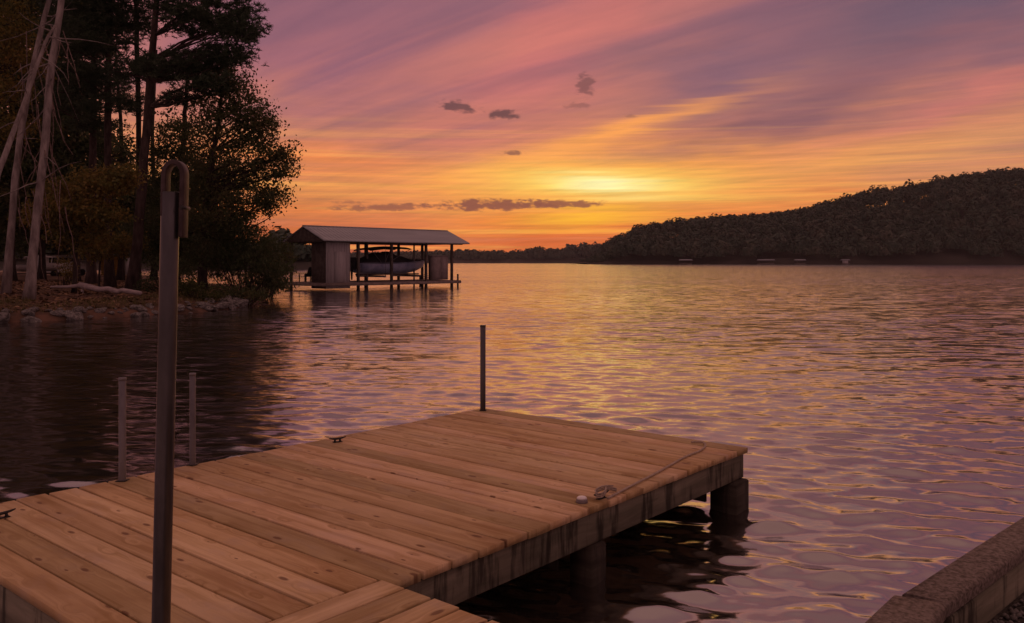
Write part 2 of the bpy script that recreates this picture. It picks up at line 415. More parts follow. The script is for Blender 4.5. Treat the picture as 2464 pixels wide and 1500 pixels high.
M['rock'] = mottled('shore_rock', (.05, .045, .042), (.24, .225, .215), 3.5, .9, .2, bs=.8, bd=.03)
M['leaf_dark'] = leaf_mat('oak_leaves', [(.040, .060, .026), (.060, .088, .036), (.085, .10, .045), (.12, .105, .052)])
M['leaf_oak'] = leaf_mat('turning_oak_leaves', [(.045, .062, .026), (.066, .09, .036), (.105, .105, .042), (.14, .10, .046)])
M['leaf_gold'] = leaf_mat('golden_leaves', [(.07, .085, .028), (.14, .135, .038), (.24, .17, .045), (.20, .12, .038)], .4)
M['leaf_green'] = leaf_mat('green_shrub_leaves', [(.03, .045, .014), (.06, .075, .02), (.09, .085, .03)])
M['needle'] = leaf_mat('pine_needles', [(.036, .058, .034), (.052, .08, .045), (.072, .094, .056)], .2)
M['grass'] = leaf_mat('dry_grass', [(.06, .06, .02), (.13, .11, .04), (.20, .16, .08)], .2)
M['litter'] = leaf_mat('fallen_leaves', [(.05, .03, .02), (.13, .075, .04), (.22, .13, .07), (.30, .20, .12)], 0.0, .8)
M['far_leaf'] = leaf_mat('hill_forest_leaves', [(.030, .052, .036), (.044, .072, .050), (.062, .082, .056), (.082, .086, .060)], .1, isl=.15)
M['roof'] = mottled('metal_roofing', (.27, .28, .31), (.35, .36, .39), 1.2, .45, .5, .35, (.25, 2, 2), 0)
M['siding'] = mottled('grey_siding', (.31, .29, .30), (.40, .38, .39), 2, .8, .2, 0, (6, 6, .5), .2)
M['bh_wood'] = mottled('stained_timber', (.055, .045, .042), (.11, .09, .08), 4, .85, .2, bs=.4)
M['bh_deck'] = mottled('grey_decking', (.17, .13, .12), (.28, .23, .21), 3, .85, .2, bs=.3)
M['hull'] = mottled('pale_blue_gelcoat', (.20, .24, .38), (.40, .44, .58), 1.5, .3, .5, bs=0)
M['cover'] = mottled('blue_canvas', (.10, .12, .20), (.20, .23, .33), 2.2, .8, .2, bs=.6, bd=.05)
M['canopy'] = mottled('black_canvas', (.018, .018, .022), (.035, .033, .036), 3, .85, .2, bs=.3)
M['panel'] = mottled('tan_panel', (.20, .165, .16), (.29, .24, .235), 2, .8, .2, bs=.1)
M['white_paint'] = mottled('white_paint', (.66, .64, .64), (.78, .76, .76), 2, .4, .5, bs=0)
M['glass'] = mottled('dark_glass', (.02, .02, .022), (.03, .03, .035), 2, .1, .6, bs=0)
M['rubber'] = mottled('tyre_rubber', (.015, .015, .015), (.03, .03, .03), 9, .9, .2, bs=.2)
M['yellow'] = mottled('ochre_boards', (.42, .22, .035), (.52, .30, .06), 2, .8, .2, bs=.2)
M['water'] = water_mat()

# ------------------------------------------------------------------ the lake
def build_lake():
    rg = rad(3)
    r0, r1, k = 1.2, 2600.0, .0068
    nr = int(math.log(r1 / r0) / k)
    # fine rings near, coarser once single waves are lost
    rr = [r0]
    while rr[-1] < r1:
        r = rr[-1]
        rr.append(r * (1 + (.0052 if r < 40 else .011 if r < 150 else .05)))
    rr = np.array(rr)
    th = np.radians(np.arange(-66, 66.01, .29))
    Rm, Tm = np.meshgrid(rr, th, indexing='ij')
    X, Y = Rm * np.sin(Tm), Rm * np.cos(Tm)
    Z = np.zeros_like(X); ZA = np.zeros_like(X); sig2 = 0.0; cell = Rm * .0056
    full = np.zeros_like(X); tot = 0
    for i in range(72):
        # a steady train of short wind waves, a little swell under it, ripples on top
        if i < 36: lam, st, sp = max(.22, rg.normal(.38, .08)), .0285, 20
        elif i < 52: lam, st, sp = .8 * 3.2 ** rg.random(), .0042, 24
        else: lam, st, sp = .15 * 1.8 ** rg.random(), .0115, 30
        ang = rg.normal(R(190), R(sp)); st *= .55 + .9 * rg.random()
        kk = 2 * math.pi / lam; amp = st / kk
        ph = rg.random() * 6.283
        dx, dy = math.sin(ang), math.cos(ang)
        fade = np.clip((lam / cell - 3) / 5, 0, 1)
        # slow wave groups
        gx, gy = rg.normal(0, .12), rg.normal(0, .12)
        grp = .85 + .4 * np.sin(gx * X + gy * Y + rg.random() * 6.28)
        arg = kk * (dx * X + dy * Y) + ph + .6 * np.sin((-dy * X + dx * Y) * kk * .21 + ph * 3)
        s = np.sin(arg)
        wv = amp * fade * grp * (s - .34 * np.sin(2 * arg))          # steep lee faces, gentle backs
        if i < 36: ZA += wv; sig2 += amp ** 2 * .55
        else: Z += wv
        full += fade * st ** 2; tot += st ** 2
    sg = math.sqrt(sig2); Z += sg * 2.2 * (np.exp(np.clip(.40 * ZA / sg, -2, 1.2)) - 1.08)   # slightly peaked crests
    # sheltered water by the wooded bank
    shel = 1 / (1 + np.exp((X + 9.5 - .10 * (Y - 25)) / 2.0)) * np.exp(-((Y - 24) / 30) ** 2)
    Z *= 1 - .30 * shel
    lee = 1 / (1 + np.exp((X + .20 * Y + .9) / .5)) * np.exp(-(Y / 20) ** 2)      # quiet corner behind the dock
    Z *= 1 - .58 * lee
    chop = np.clip(1.35 * (1 - np.sqrt(full / tot)), 0, 1)
    chop *= 1 - .4 * shel
    n, m = X.shape
    V = np.stack([X, Y, Z], -1).reshape(-1, 3)
    a = (np.arange(n - 1)[:, None] * m + np.arange(m - 1)[None]).ravel()
    Q = np.stack([a, a + 1, a + m + 1, a + m], 1)[:, ::-1]
    me = npmesh('lake', V, Q, smooth=True)
    if me.polygons[0].normal.z < 0: me.flip_normals()
    at_ = me.attributes.new('chop', 'FLOAT', 'POINT'); at_.data.foreach_set('value', chop.ravel().astype(np.float32))
    tag(mk('lake', me, M['water']), kind='structure')
build_lake()

# ------------------------------------------------------------------ land
SHORE = np.array([(-60, 8), (-30, 20.5), (-15.7, 25.6), (-14.5, 26.4), (-13.8, 27.1), (-12.9, 28.4), (-12.5, 29.9), (-11.9, 30.3), (-11.5, 31.2), (-11.1, 33.4),
                  (-11.5, 38.2), (-13.2, 45.5), (-15.3, 51), (-18.5, 56), (-23, 60), (-30, 74), (-40, 95), (-62, 120), (-120, 130), (-120, 8)]) * np.array([1, 1.018])
def poly_sd(px, py, poly):
    d = np.full(px.shape, 1e9); inside = np.zeros(px.shape, bool)
    for (ax, ay), (bx, by) in zip(poly, np.roll(poly, -1, 0)):
        ex, ey = bx - ax, by - ay
        t = np.clip(((px - ax) * ex + (py - ay) * ey) / (ex * ex + ey * ey), 0, 1)
        d = np.minimum(d, np.hypot(px - ax - t * ex, py - ay - t * ey))
        c = ((ay > py) != (by > py)) & (px < (bx - ax) * (py - ay) / (by - ay + 1e-12) + ax)
        inside ^= c
    return np.where(inside, d, -d)
def bumps(x, y, s=1.0):
    return (np.sin(x * .9 * s + 1) * np.cos(y * .7 * s + 2) + .5 * np.sin(x * 2.1 * s + y * 1.3 * s) + .3 * np.sin(x * 4.3 * s - y * 3.1 * s + 2))
def ground_z(x, y):
    x, y = np.asarray(x, float), np.asarray(y, float)
    d = poly_sd(x, y, SHORE)
    z = np.where(d > 0, .34 * (1 - np.exp(-d / .45)) + .018 * np.minimum(d, 20) + .05, d * .6)
    return z + .04 * bumps(x, y) * np.clip(d, 0, 1) + np.where(d > 0, 0, -.02)
def build_shore():
    xs = np.concatenate([np.arange(-120, -40, 4), np.arange(-40, -9, .35)]); ys = np.concatenate([np.arange(8, 62, .35), np.arange(62, 135, 3)])
    X, Y = np.meshgrid(xs, ys, indexing='ij'); Z = np.clip(ground_z(X, Y), -1.5, 9)
    n, m = X.shape; a = (np.arange(n - 1)[:, None] * m + np.arange(m - 1)[None]).ravel()
    me = npmesh('shore_ground', np.stack([X, Y, Z], -1), np.stack([a, a + m, a + m + 1, a + 1], 1), smooth=True)
    tag(mk('shore_ground', me, M['soil']), kind='structure')
build_shore()

def rock_mesh(rg, n=1):
    import bmesh
    bm = bmesh.new(); bmesh.ops.create_icosphere(bm, subdivisions=2, radius=1)
    f = [rg.normal(0, 1, 3) for _ in range(7)]
    for v in bm.verts:
        p = np.array(v.co); s = 1.0
        for d in f:
            d = d / np.linalg.norm(d); q = p.dot(d)
            if q > .62: p = p - d * (q - .62) * .9
        v.co = Vector(p)
    me = bpy.data.meshes.new('stone'); bm.to_mesh(me); bm.free(); return me
def build_stones():
    rg = rad(8); root = empty('stone_bank', (-13.5, 27.5, 0)); tag(root, 'row of pale stones edging the wooded bank at the waterline', 'stone bank')
    ms = [rock_mesh(rg) for _ in range(6)]
    seg = SHORE[1:11]; L = np.cumsum([0] + list(np.hypot(*np.diff(seg, axis=0).T)))
    s = 9.0
    while s < L[-1] - 2:
        for row in range(3):
            q = s + rg.normal(0, .12); i = min(np.searchsorted(L, q) - 1, len(seg) - 2); t = (q - L[i]) / (L[i + 1] - L[i])
            p = seg[i] * (1 - t) + seg[i + 1] * t; d = seg[i + 1] - seg[i]; d = d / np.hypot(*d); nrm = np.array([-d[1], d[0]])
            if rg.random() < .25: continue
            p = p + nrm * (.02 + .26 * row + rg.normal(0, .07))
            o = mk('stone', ms[rg.integers(6)], M['rock'], root)
            sz = (.06 + .26 * rg.random() ** 2) * (1 - .12 * row)
            z = max(0.0, float(ground_z(p[0], p[1]))) + sz * .12
            o.location = Vector((p[0], p[1], z)) - root.location
            o.scale = (sz * rg.uniform(1, 1.7), sz * rg.uniform(.8, 1.2), sz * rg.uniform(.5, .8)); o.rotation_euler = (rg.normal(0, .2), rg.normal(0, .2), rg.uniform(0, 6.28))
        s += .33
build_stones()

# ------------------------------------------------------------------ foliage generator
def unit(rg, n):
    v = rg.normal(0, 1, (n, 3)); return v / np.linalg.norm(v, axis=1)[:, None]
def leaves_at(rg, C, L, wfac=.55, up=.25):
    n = len(C); d = unit(rg, n); d[:, 2] -= up; d /= np.linalg.norm(d, axis=1)[:, None]
    s = np.cross(d, unit(rg, n)); s /= np.linalg.norm(s, axis=1)[:, None] + 1e-9
    L = (L * rg.uniform(.6, 1.35, n))[:, None]; W = L * wfac * .5
    nrm = np.cross(d, s)
    V = np.stack([C, C + d * L * .5 + s * W + nrm * L * .08, C + d * L, C + d * L * .5 - s * W + nrm * L * .08], 1)
    return V.reshape(-1, 3), np.arange(n * 4).reshape(-1, 4)
def blob_points(rg, c, r, n, hollow=.45):
    u = unit(rg, n) * (hollow + (1 - hollow) * rg.random(n) ** .6)[:, None]
    lump = 1 + .22 * np.sin(u[:, 0] * 5 + c[0]) * np.cos(u[:, 1] * 4 + c[1]) + .15 * np.sin(u[:, 2] * 7 + c[0])
    return np.asarray(c) + u * np.asarray(r) * lump[:, None]
def clumps(rg, pts, per, spread, flat=.6):
    n = len(pts); o = rg.normal(0, 1, (n, per, 3)) * spread * rg.uniform(.6, 1.4, (n, 1, 1)); o[:, :, 2] *= flat
    return (pts[:, None, :] + o).reshape(-1, 3)
def needles(rg, pts, per, L):
    n = len(pts); C = np.repeat(pts, per, 0); d = unit(rg, n * per); d[:, 2] = d[:, 2] * .6 + .25
    d /= np.linalg.norm(d, axis=1)[:, None]; s = np.cross(d, unit(rg, n * per)); s /= np.linalg.norm(s, axis=1)[:, None] + 1e-9
    Ls = (L * rg.uniform(.7, 1.2, n * per))[:, None]; W = .018 + .026 * rg.random((n * per, 1))
    V = np.stack([C - s * W * .5, C + s * W * .5, C + d * Ls + s * W * .3, C + d * Ls - s * W * .3], 1)
    return V.reshape(-1, 3), np.arange(n * per * 4).reshape(-1, 4)
def curve(a, b, rg, bend=.12, n=7, sag=0.0):
    a, b = np.asarray(a, float), np.asarray(b, float); L = np.linalg.norm(b - a)
    o = rg.normal(0, bend * L, 3); t = np.linspace(0, 1, n)[:, None]
    P = a + (b - a) * t + o * (t * (1 - t)) * 1.6; P[:, 2:3] -= sag * L * t * (1 - t) * 4
    P[1:-1] += rg.normal(0, .012 * L, (n - 2, 3)); return P

def make_tree(name, label, cat, path, rad0, rad1, blobs, leafmat, barkmat, seed, leaf=.13, per=16, spread=.30, kind='leaf', group=None, limbs=5, base=None, twigs=0, flare=1.5, dens=2.6, vines=0):
    """path: trunk polyline (world); blobs: (centre, radii, clumps)"""
    rg = rad(seed); P = np.asarray([tuple(p) for p in path], float)
    t = np.linspace(0, 1, len(P)); tt = np.linspace(0, 1, 18)
    Pf = np.stack([np.interp(tt, t, P[:, i]) for i in range(3)], 1)
    Pf[1:] += np.cumsum(rg.normal(0, .018 * rad0 / .2, (17, 3)), 0) * np.array([1, 1, 0])
    rr = rad0 + (rad1 - rad0) * tt; rr[0] *= flare; rr[1] *= 1 + (flare - 1) * .3
    org = Vector(Pf[0]); root = empty(name, org); tag(root, label, cat, group)
    o3 = np.array(org)
    mb = MB(); mb.tube(Pf - o3, rr, 10); mb.build('trunk', barkmat, root, True)
    br = MB(); LV, LQ, nv = [], [], 0
    for c, r, n in blobs:
        c = np.asarray(tuple(c), float); r = np.asarray(r, float)
        pts = blob_points(rg, c, r, int(n * dens))
        # limbs from the trunk into this mass
        for j in range(limbs):
            tgt = pts[rg.integers(len(pts))]
            dist = np.linalg.norm(Pf - tgt, axis=1) + np.abs(Pf[:, 2] - (tgt[2] - .35 * np.linalg.norm(tgt[:2] - Pf[:, :2].mean(0)))) * 1.2
            i = int(np.argmin(dist)); i = max(2, i); a = Pf[i]
            cv = curve(a, tgt, rg, .10, 7); ra = max(.018, min(rr[i] * .42, .035 * np.linalg.norm(tgt - a)))
            br.tube(cv - o3, np.linspace(ra, .012, 7), 5, False)
            for k in range(4):
                b = cv[rg.integers(2, 6)]; near = pts[np.argsort(np.linalg.norm(pts - b, axis=1))[rg.integers(0, min(9, len(pts)))]]
                br.tube(curve(b, near, rg, .12, 5) - o3, np.linspace(ra * .4, .007, 5), 4, False)
        if kind == 'leaf':
            V, Q = leaves_at(rg, clumps(rg, pts, per, spread), leaf)
        else:
            V, Q = needles(rg, clumps(rg, pts, 5, spread, .35), per, leaf)
        LV.append(V - o3); LQ.append(Q + nv); nv += len(V)
    for k in range(twigs):                       # dead twigs straight off the trunk
        i = rg.integers(5, 17); a = Pf[i]; L = rg.uniform(.5, 2.4); ang = rg.uniform(0, 6.28)
        b = a + np.array([math.cos(ang) * L, math.sin(ang) * L, rg.uniform(-.9, .5) * L])
        br.tube(curve(a, b, rg, .12, 5) - o3, np.linspace(.03, .006, 5), 4, False)
    if vines:
        vb = MB()
        for k in range(vines):
            i = rg.integers(4, 13); a = Pf[i] + rg.normal(0, .45, 3) * np.array([1, .5, .3]); L = rg.uniform(1.2, 4.2)
            b = a + np.array([rg.normal(.25, .35), rg.normal(0, .2), -L]); b[2] = max(b[2], o3[2] + .4)
            a = a if k % 3 else Pf[i]
            vb.tube(curve(a, b, rg, .05, 6) - o3, np.linspace(.022, .008, 6), 4, False)
        tag(vb.build('vines', M['vine'], root, True), kind='stuff')
    if br.v: tag(br.build('branches', barkmat, root, True), kind='stuff')
    if LV: mk('crown', npmesh('crown', np.concatenate(LV), np.concatenate(LQ)), leafmat, root)
    return root

def gz(x, y): return float(ground_z(x, y))
def foot(px, Y):
    X = (px - HX) / F * Y; return Vector((X, Y, gz(X, Y) - .1))
def B(px, py, Y, rx, rz, n, ry=None):
    return (at(px, py, Y), (rx, ry or rx * .85, rz), n)

def build_trees():
    # leaning pale trunks at the very left
    make_tree('bare_tree', 'tall pale bare trunk leaning right, hung with dry vines, near the bank', 'tree',
              [foot(69, 31.5), at(84, 560, 32), at(102, 400, 32.5), at(118, 220, 33), at(138, 90, 33.5), at(152, -20, 34), at(166, -140, 34)], .165, .11,
              [B(150, -150, 34, 2.0, 1.5, 60)], M['leaf_dark'], M['bark_pale'], 11, twigs=14, limbs=4, vines=26)
    make_tree('bare_tree', 'pale forked trunk leaning beside the vine-hung trunk, weathered grey', 'tree',
              [foot(14, 34), at(34, 440, 34.5), at(52, 300, 35), at(70, 200, 35), at(90, 110, 35.5), at(120, -10, 36), at(140, -120, 36)], .14, .09,
              [B(60, -100, 36, 2.2, 1.4, 60)], M['leaf_oak'], M['bark_pale'], 12, twigs=10, limbs=4, vines=14)
    make_tree('bare_tree', 'thin pale stem slanting low across the other pale trunks', 'tree',
              [foot(-46, 30), at(-10, 425, 30.5), at(22, 340, 31), at(46, 270, 31.5), at(72, 190, 32), at(104, 100, 32.5), at(126, 62, 33)], .12, .05,
              [], None, M['bark_pale'], 13, twigs=8)
    # the tall pine by the steel pole
    make_tree('pine_tree', 'tallest pine with bare dark trunk and ragged crown leaning over the water', 'pine',
              [foot(318, 40), at(330, 560, 40), at(345, 392, 40), at(356, 240, 40), at(366, 100, 40), at(374, -20, 40), at(382, -230, 40), at(386, -430, 40)], .25, .08,
              [B(390, -420, 40, 2.4, 1.6, 70), B(430, -280, 40, 2.8, 1.6, 80), B(330, -230, 40, 2.6, 1.5, 70), B(450, -160, 40, 2.4, 1.0, 60), B(520, 30, 39, 1.9, .7, 60), B(575, 75, 39, 1.1, .55, 36), B(455, 60, 40, 1.2, .5, 24), B(545, 130, 39.5, 1.3, .5, 34), B(470, 150, 40, 1.4, .45, 30),
               B(400, 165, 40, 1.6, .5, 34), B(500, 205, 39.5, 1.2, .35, 22), B(330, 170, 41, 1.4, .5, 28), B(480, -60, 39, 2.2, .9, 60), B(330, -60, 40, 2.0, .8, 34), B(440, 240, 40.5, 1.0, .3, 14), B(410, 10, 40, .8, .4, 12)],
              M['needle'], M['bark_pine'], 21, leaf=.20, per=12, spread=.26, kind='pine', limbs=4, twigs=10)
    make_tree('pine_tree', 'dark straight pine standing second from the fallen log', 'pine',
              [foot(266, 43.5), at(262, 560, 43.5), at(258, 400, 43.5), at(262, 200, 43.5), at(268, 0, 43.5), at(270, -200, 43.5), at(272, -420, 43.5)], .23, .08,
              [B(272, -400, 43.5, 2.6, 1.8, 70), B(240, -250, 43.5, 3.0, 1.6, 80), B(310, -170, 43.5, 2.8, 1.4, 70), B(230, 90, 43, 2.0, 1.0, 60), B(280, 30, 43, 1.7, .8, 46), B(200, 180, 43, 1.6, .7, 40), B(250, 250, 43, 1.2, .5, 20), B(300, -60, 43, 2.2, 1.0, 50), B(200, 0, 43, 1.8, .9, 46)],
              M['needle'], M['bark_pine'], 22, leaf=.20, per=12, spread=.26, kind='pine', limbs=4, twigs=12)
    make_tree('pine_tree', 'slim dark pine rising behind the golden understory tree', 'pine',
              [foot(219, 50), at(221, 600, 50), at(222, 400, 50), at(226, 200, 50), at(232, 0, 50), at(236, -180, 50), at(238, -380, 50)], .27, .08,
              [B(236, -360, 50, 2.8, 1.8, 70), B(190, -220, 50, 3.2, 1.8, 80), B(210, -100, 50, 3.0, 1.6, 80), B(190, 110, 50, 2.2, 1.1, 56), B(240, 200, 50, 2.0, .9, 44), B(170, 240, 50, 1.9, .8, 40), B(230, 300, 50, 1.4, .6, 20), B(200, 20, 50, 2.4, 1.2, 56)],
              M['needle'], M['bark_pine'], 23, leaf=.22, per=12, spread=.30, kind='pine', limbs=4, twigs=10)
    make_tree('pine_tree', 'slender pine trunk close behind the tallest pine', 'pine',
              [foot(330, 47), at(332, 500, 47), at(334, 300, 47), at(330, 100, 47), at(328, -60, 47), at(328, -180, 47)], .16, .10,
              [B(330, 250, 47, 1.1, .6, 14), B(320, 60, 47, 1.6, .9, 24), B(380, -40, 47, 1.6, .7, 30)],
              M['needle'], M['bark'], 24, leaf=.20, per=12, spread=.28, kind='pine', limbs=3, twigs=14)
    # oak hanging over the tip of the point
    make_tree('oak_tree', 'broad oak with turning leaves reaching out past the tip of the point', 'tree',
              [foot(486, 41), at(490, 600, 41), at(500, 480, 41), at(515, 380, 41), at(530, 300, 41), at(540, 230, 41)], .22, .06,
              [B(600, 380, 40, 1.5, 1.2, 90), B(660, 400, 40, 1.05, 1.1, 62), B(560, 300, 40, 1.5, 1.1, 84), B(620, 310, 40, 1.0, .8, 42), B(520, 240, 40.5, 1.2, .9, 50), B(570, 220, 40, .9, .7, 30),
               B(600, 480, 40, 1.5, .9, 84), B(520, 420, 41, 1.5, 1.3, 80), B(470, 330, 42, 1.4, 1.2, 60), B(650, 480, 40, .8, .6, 34), B(540, 530, 40, 1.6, .8, 76), B(460, 500, 41, 1.4, 1.2, 70), B(690, 375, 40, .5, .6, 16), B(600, 255, 40, .9, .8, 40), B(560, 185, 40.5, .9, .6, 30), B(645, 300, 40, .6, .6, 24), B(500, 160, 41, 1.2, .7, 40)],
              M['leaf_oak'], M['bark'], 31, leaf=.15, per=15, spread=.22, limbs=5, dens=1.6)
    make_tree('oak_tree', 'dark dense oak standing between the tallest pine and the broad oak', 'tree',
              [foot(420, 46), at(424, 560, 46), at(432, 420, 46), at(440, 280, 46), at(446, 160, 46)], .24, .07,
              [B(430, 330, 46, 1.6, 1.4, 70), B(470, 420, 46, 1.7, 1.3, 80), B(400, 470, 46, 1.8, 1.2, 80), B(430, 560, 46, 2.0, 1.0, 90), B(500, 180, 46, 1.2, .8, 34), B(520, 600, 46, 1.7, .8, 70), B(500, 520, 46, 1.8, 1.2, 80), B(360, 560, 46, 1.7, 1.0, 60), B(540, 440, 46, 1.4, 1.2, 50), B(480, 640, 46, 1.6, .7, 60), B(400, 390, 46, 1.4, 1.2, 50)],
              M['leaf_dark'], M['bark'], 32, leaf=.15, per=17, spread=.26, limbs=4)
    # golden understory
    make_tree('young_maple', 'young maple with golden brown leaves under the pines', 'tree',
              [foot(178, 36.5), at(184, 600, 36.5), at(196, 540, 36.5), at(210, 480, 36.5), at(224, 430, 36.5)], .09, .03,
              [B(250, 440, 36, 1.3, .5, 60), B(180, 500, 36, 1.5, .5, 64), B(240, 520, 36, 1.2, .5, 46), B(120, 520, 36, 1.0, .5, 36), B(300, 420, 36, .7, .3, 20), B(150, 460, 36.5, .9, .5, 30), B(200, 570, 36.5, 1.2, .45, 32)],
              M['leaf_gold'], M['bark'], 41, leaf=.16, per=16, spread=.22, limbs=4, dens=2.4)
    make_tree('young_maple', 'small green and gold sapling in front of the pine trunks', 'tree',
              [foot(238, 41), at(240, 640, 41), at(246, 600, 41), at(256, 560, 41)], .06, .02,
              [B(250, 600, 41, 1.1, .5, 40), B(215, 590, 41, .8, .4, 26), B(300, 585, 41, .9, .45, 30)],
              M['leaf_gold'], M['bark'], 42, leaf=.13, per=14, spread=.2, limbs=3)
    make_tree('hickory_tree', 'tree with yellow leaf sprays above the leaning pale trunks', 'tree',
              [foot(-60, 40), at(-50, 400, 40), at(-30, 200, 40), at(-10, 40, 40)], .2, .08,
              [B(30, 90, 40, 1.2, .6, 40), B(70, 150, 40, 1.0, .5, 30), B(10, 220, 40, 1.2, .7, 40), B(-30, 130, 40, 1.4, 1.0, 50), B(20, 300, 40, 1.1, .6, 34), B(-10, 20, 40, 1.5, .8, 46)],
              M['leaf_gold'], M['bark'], 43, leaf=.15, per=14, spread=.26, limbs=4)
    # wood behind
    rg = rad(77)
    for i, (px, Y, col, blobs) in enumerate([
        (182, 58, 'leaf_dark', [(170, -60, 3.4, 2.4, 90), (150, -250, 3.4, 2.8, 100), (180, 330, 2.4, 2.0, 90), (140, 200, 2.4, 2.0, 90), (200, 440, 2.6, 1.4, 90), (130, 420, 2.4, 1.6, 80), (170, 80, 2.6, 1.6, 90)]),
        (100, 62, 'leaf_dark', [(90, -80, 3.4, 2.4, 90), (80, -260, 3.6, 2.8, 100), (100, 330, 2.8, 2.2, 100), (70, 190, 2.6, 2.0, 90), (110, 450, 2.8, 1.6, 90), (60, 60, 2.4, 1.4, 60), (60, 520, 2.6, 1.4, 70)]),
        (30, 58, 'leaf_oak', [(10, -40, 3.0, 2.4, 90), (0, -230, 3.4, 2.8, 100), (20, 380, 2.6, 2.2, 100), (0, 250, 2.4, 1.8, 80), (40, 500, 2.6, 1.6, 90), (-30, 140, 2.4, 1.8, 70)]),
        (290, 64, 'leaf_dark', [(300, 470, 2.6, 1.6, 80), (270, 370, 2.0, 1.6, 40), (330, 560, 2.8, 1.2, 80), (250, 540, 2.6, 1.4, 80)]),
        (370, 70, 'leaf_dark', [(380, 520, 2.8, 1.6, 80), (430, 450, 2.0, 1.6, 44), (400, 600, 3.0, 1.0, 80), (470, 580, 2.6, 1.4, 70), (480, 500, 2.0, 1.4, 40)]),
        (140, 80, 'leaf_dark', [(150, 560, 4.0, 1.6, 100), (230, 580, 3.4, 1.4, 80), (60, 570, 3.6, 1.6, 90), (200, 500, 3.0, 1.6, 60)]),
        (-40, 70, 'leaf_dark', [(-20, 560, 3.4, 2.0, 90), (10, 450, 3.0, 2.0, 80), (-80, -160, 4.5, 4.0, 140), (-160, 60, 4.0, 4.0, 120), (-60, 330, 3.4, 3.0, 100), (-40, 120, 3.4, 3.0, 90), (20, 0, 2.6, 1.4, 50)]),
        ]):
        X = (px - HX) / F * Y
        top = at(px + rg.normal(0, 10), 120 if i in (3, 4, 5) else -200, Y)
        make_tree('woodland_tree', ['dark leafy tree just behind the young golden maple', 'dark leafy tree behind the vine-hung pale trunk', 'brownish leafy tree behind the forked pale trunk', 'dark low-crowned tree in front of the ochre hut',
                                    'dark leafy tree in the gap behind the tallest pine', 'wide dark tree at the back of the wood beside the parked van', 'dark leafy tree behind the slanting thin pale stem'][i], 'tree',
                  [foot(px, Y), at(px + 4, 500, Y), at(px - 2, 300, Y), top], .24, .08,
                  [B(a, b, Y, rx, rz, n) for a, b, rx, rz, n in blobs], M[col], M['bark'], 90 + i, leaf=.30, per=16, spread=.42, limbs=3, dens=3.2, group='trees in the wood behind the log')
build_trees()

def shrub(name, label, cat, px, Y, blobs, mat, seed, leaf=.10, per=16, spread=.16, group=None):
    rg = rad(seed); b0 = foot(px, Y); root = empty(name, b0); tag(root, label, cat, group); o3 = np.array(b0)
    st = MB(); LV, LQ, nv = [], [], 0
    for a, b, rx, rz, n in blobs:
        pts = blob_points(rg, tuple(at(a, b, Y)), (rx, rx * .9, rz), n, .2)
        for p in pts[:10]:
            q = o3 + np.array([(p[0] - o3[0]) * .3 + rg.normal(0, .1), rg.normal(0, .15), 0])
            q[2] = gz(q[0], q[1]) - .05
            st.tube(curve(q, p, rg, .1, 5) - o3, np.linspace(.018, .006, 5), 4, False)
        V, Q = leaves_at(rg, clumps(rg, pts, per, spread), leaf); LV.append(V - o3); LQ.append(Q + nv); nv += len(V)
    st.build('stems', M['bark'], root); mk('foliage', npmesh('foliage', np.concatenate(LV), np.concatenate(LQ)), mat, root)
def build_shrubs():
    shrub('shrub', 'large dark shrub spilling over the tip of the wooded point', 'shrub', 590, 40, [(600, 640, 1.4, .9, 150), (650, 650, 1.0, .7, 90), (545, 610, 1.3, .8, 130), (620, 590, 1.2, .7, 90), (668, 685, .6, .4, 40), (500, 600, 1.1, .8, 90), (560, 560, 1.2, .6, 80)], M['leaf_dark'], 51, leaf=.13)
    shrub('shrub', 'brown-leaved shrub leaning over the water beside the boathouse', 'shrub', 640, 43.5, [(660, 610, 1.2, .8, 110), (672, 650, .6, .6, 60), (632, 690, 1.0, .5, 80), (600, 560, 1.2, .5, 60)], M['leaf_oak'], 52, leaf=.13)
    shrub('shrub', 'green leafy shrub rooted at the foot of the bank', 'shrub', 470, 33.5, [(470, 700, .75, .38, 44), (445, 690, .45, .4, 26), (510, 715, .5, .25, 26)], M['leaf_green'], 53)
    shrub('shrub', 'low dark shrub between the pines and the broad oak', 'shrub', 400, 38, [(395, 650, 1.0, .6, 50), (370, 690, .8, .4, 34), (430, 640, .9, .5, 44)], M['leaf_dark'], 54)
    shrub('shrub', 'sprawling low shrub trailing its twigs into the lake', 'shrub', 585, 36.2, [(585, 708, .7, .28, 44), (620, 715, .45, .25, 24), (548, 700, .6, .35, 34)], M['leaf_oak'], 55)
    shrub('shrub', 'small golden shrub under the young maple', 'shrub', 150, 42, [(150, 640, .6, .3, 16), (165, 660, .5, .25, 14)], M['leaf_gold'], 56)
    # grass along the bank
    rg = rad(61); n = 9000
    x = rg.uniform(-19, -11.2, n); y = rg.uniform(24, 40, n); d = poly_sd(x, y, SHORE); k = (d > .35) & (d < 3.4 + 1.5 * np.sin(x * 1.7)); x, y = x[k], y[k]
    z = ground_z(x, y); C = np.stack([x, y, z - .02], 1); n = len(C)
    a = rg.uniform(0, 6.28, n); h = rg.uniform(.08, .26, n); s = np.stack([np.cos(a), np.sin(a), 0 * a], 1) * .014
    ln = rg.normal(0, .35, (n, 2)) * h[:, None]
    tip = C + np.stack([ln[:, 0], ln[:, 1], h], 1)
    V = np.stack([C - s, C + s, tip], 1).reshape(-1, 3)
    tag(mk('bank_grass', npmesh('bank_grass', V, None, np.arange(n * 3).reshape(-1, 3)), M['grass']), 'thin dry grass growing along the top of the bank', 'grass', kind='stuff')
build_shrubs()
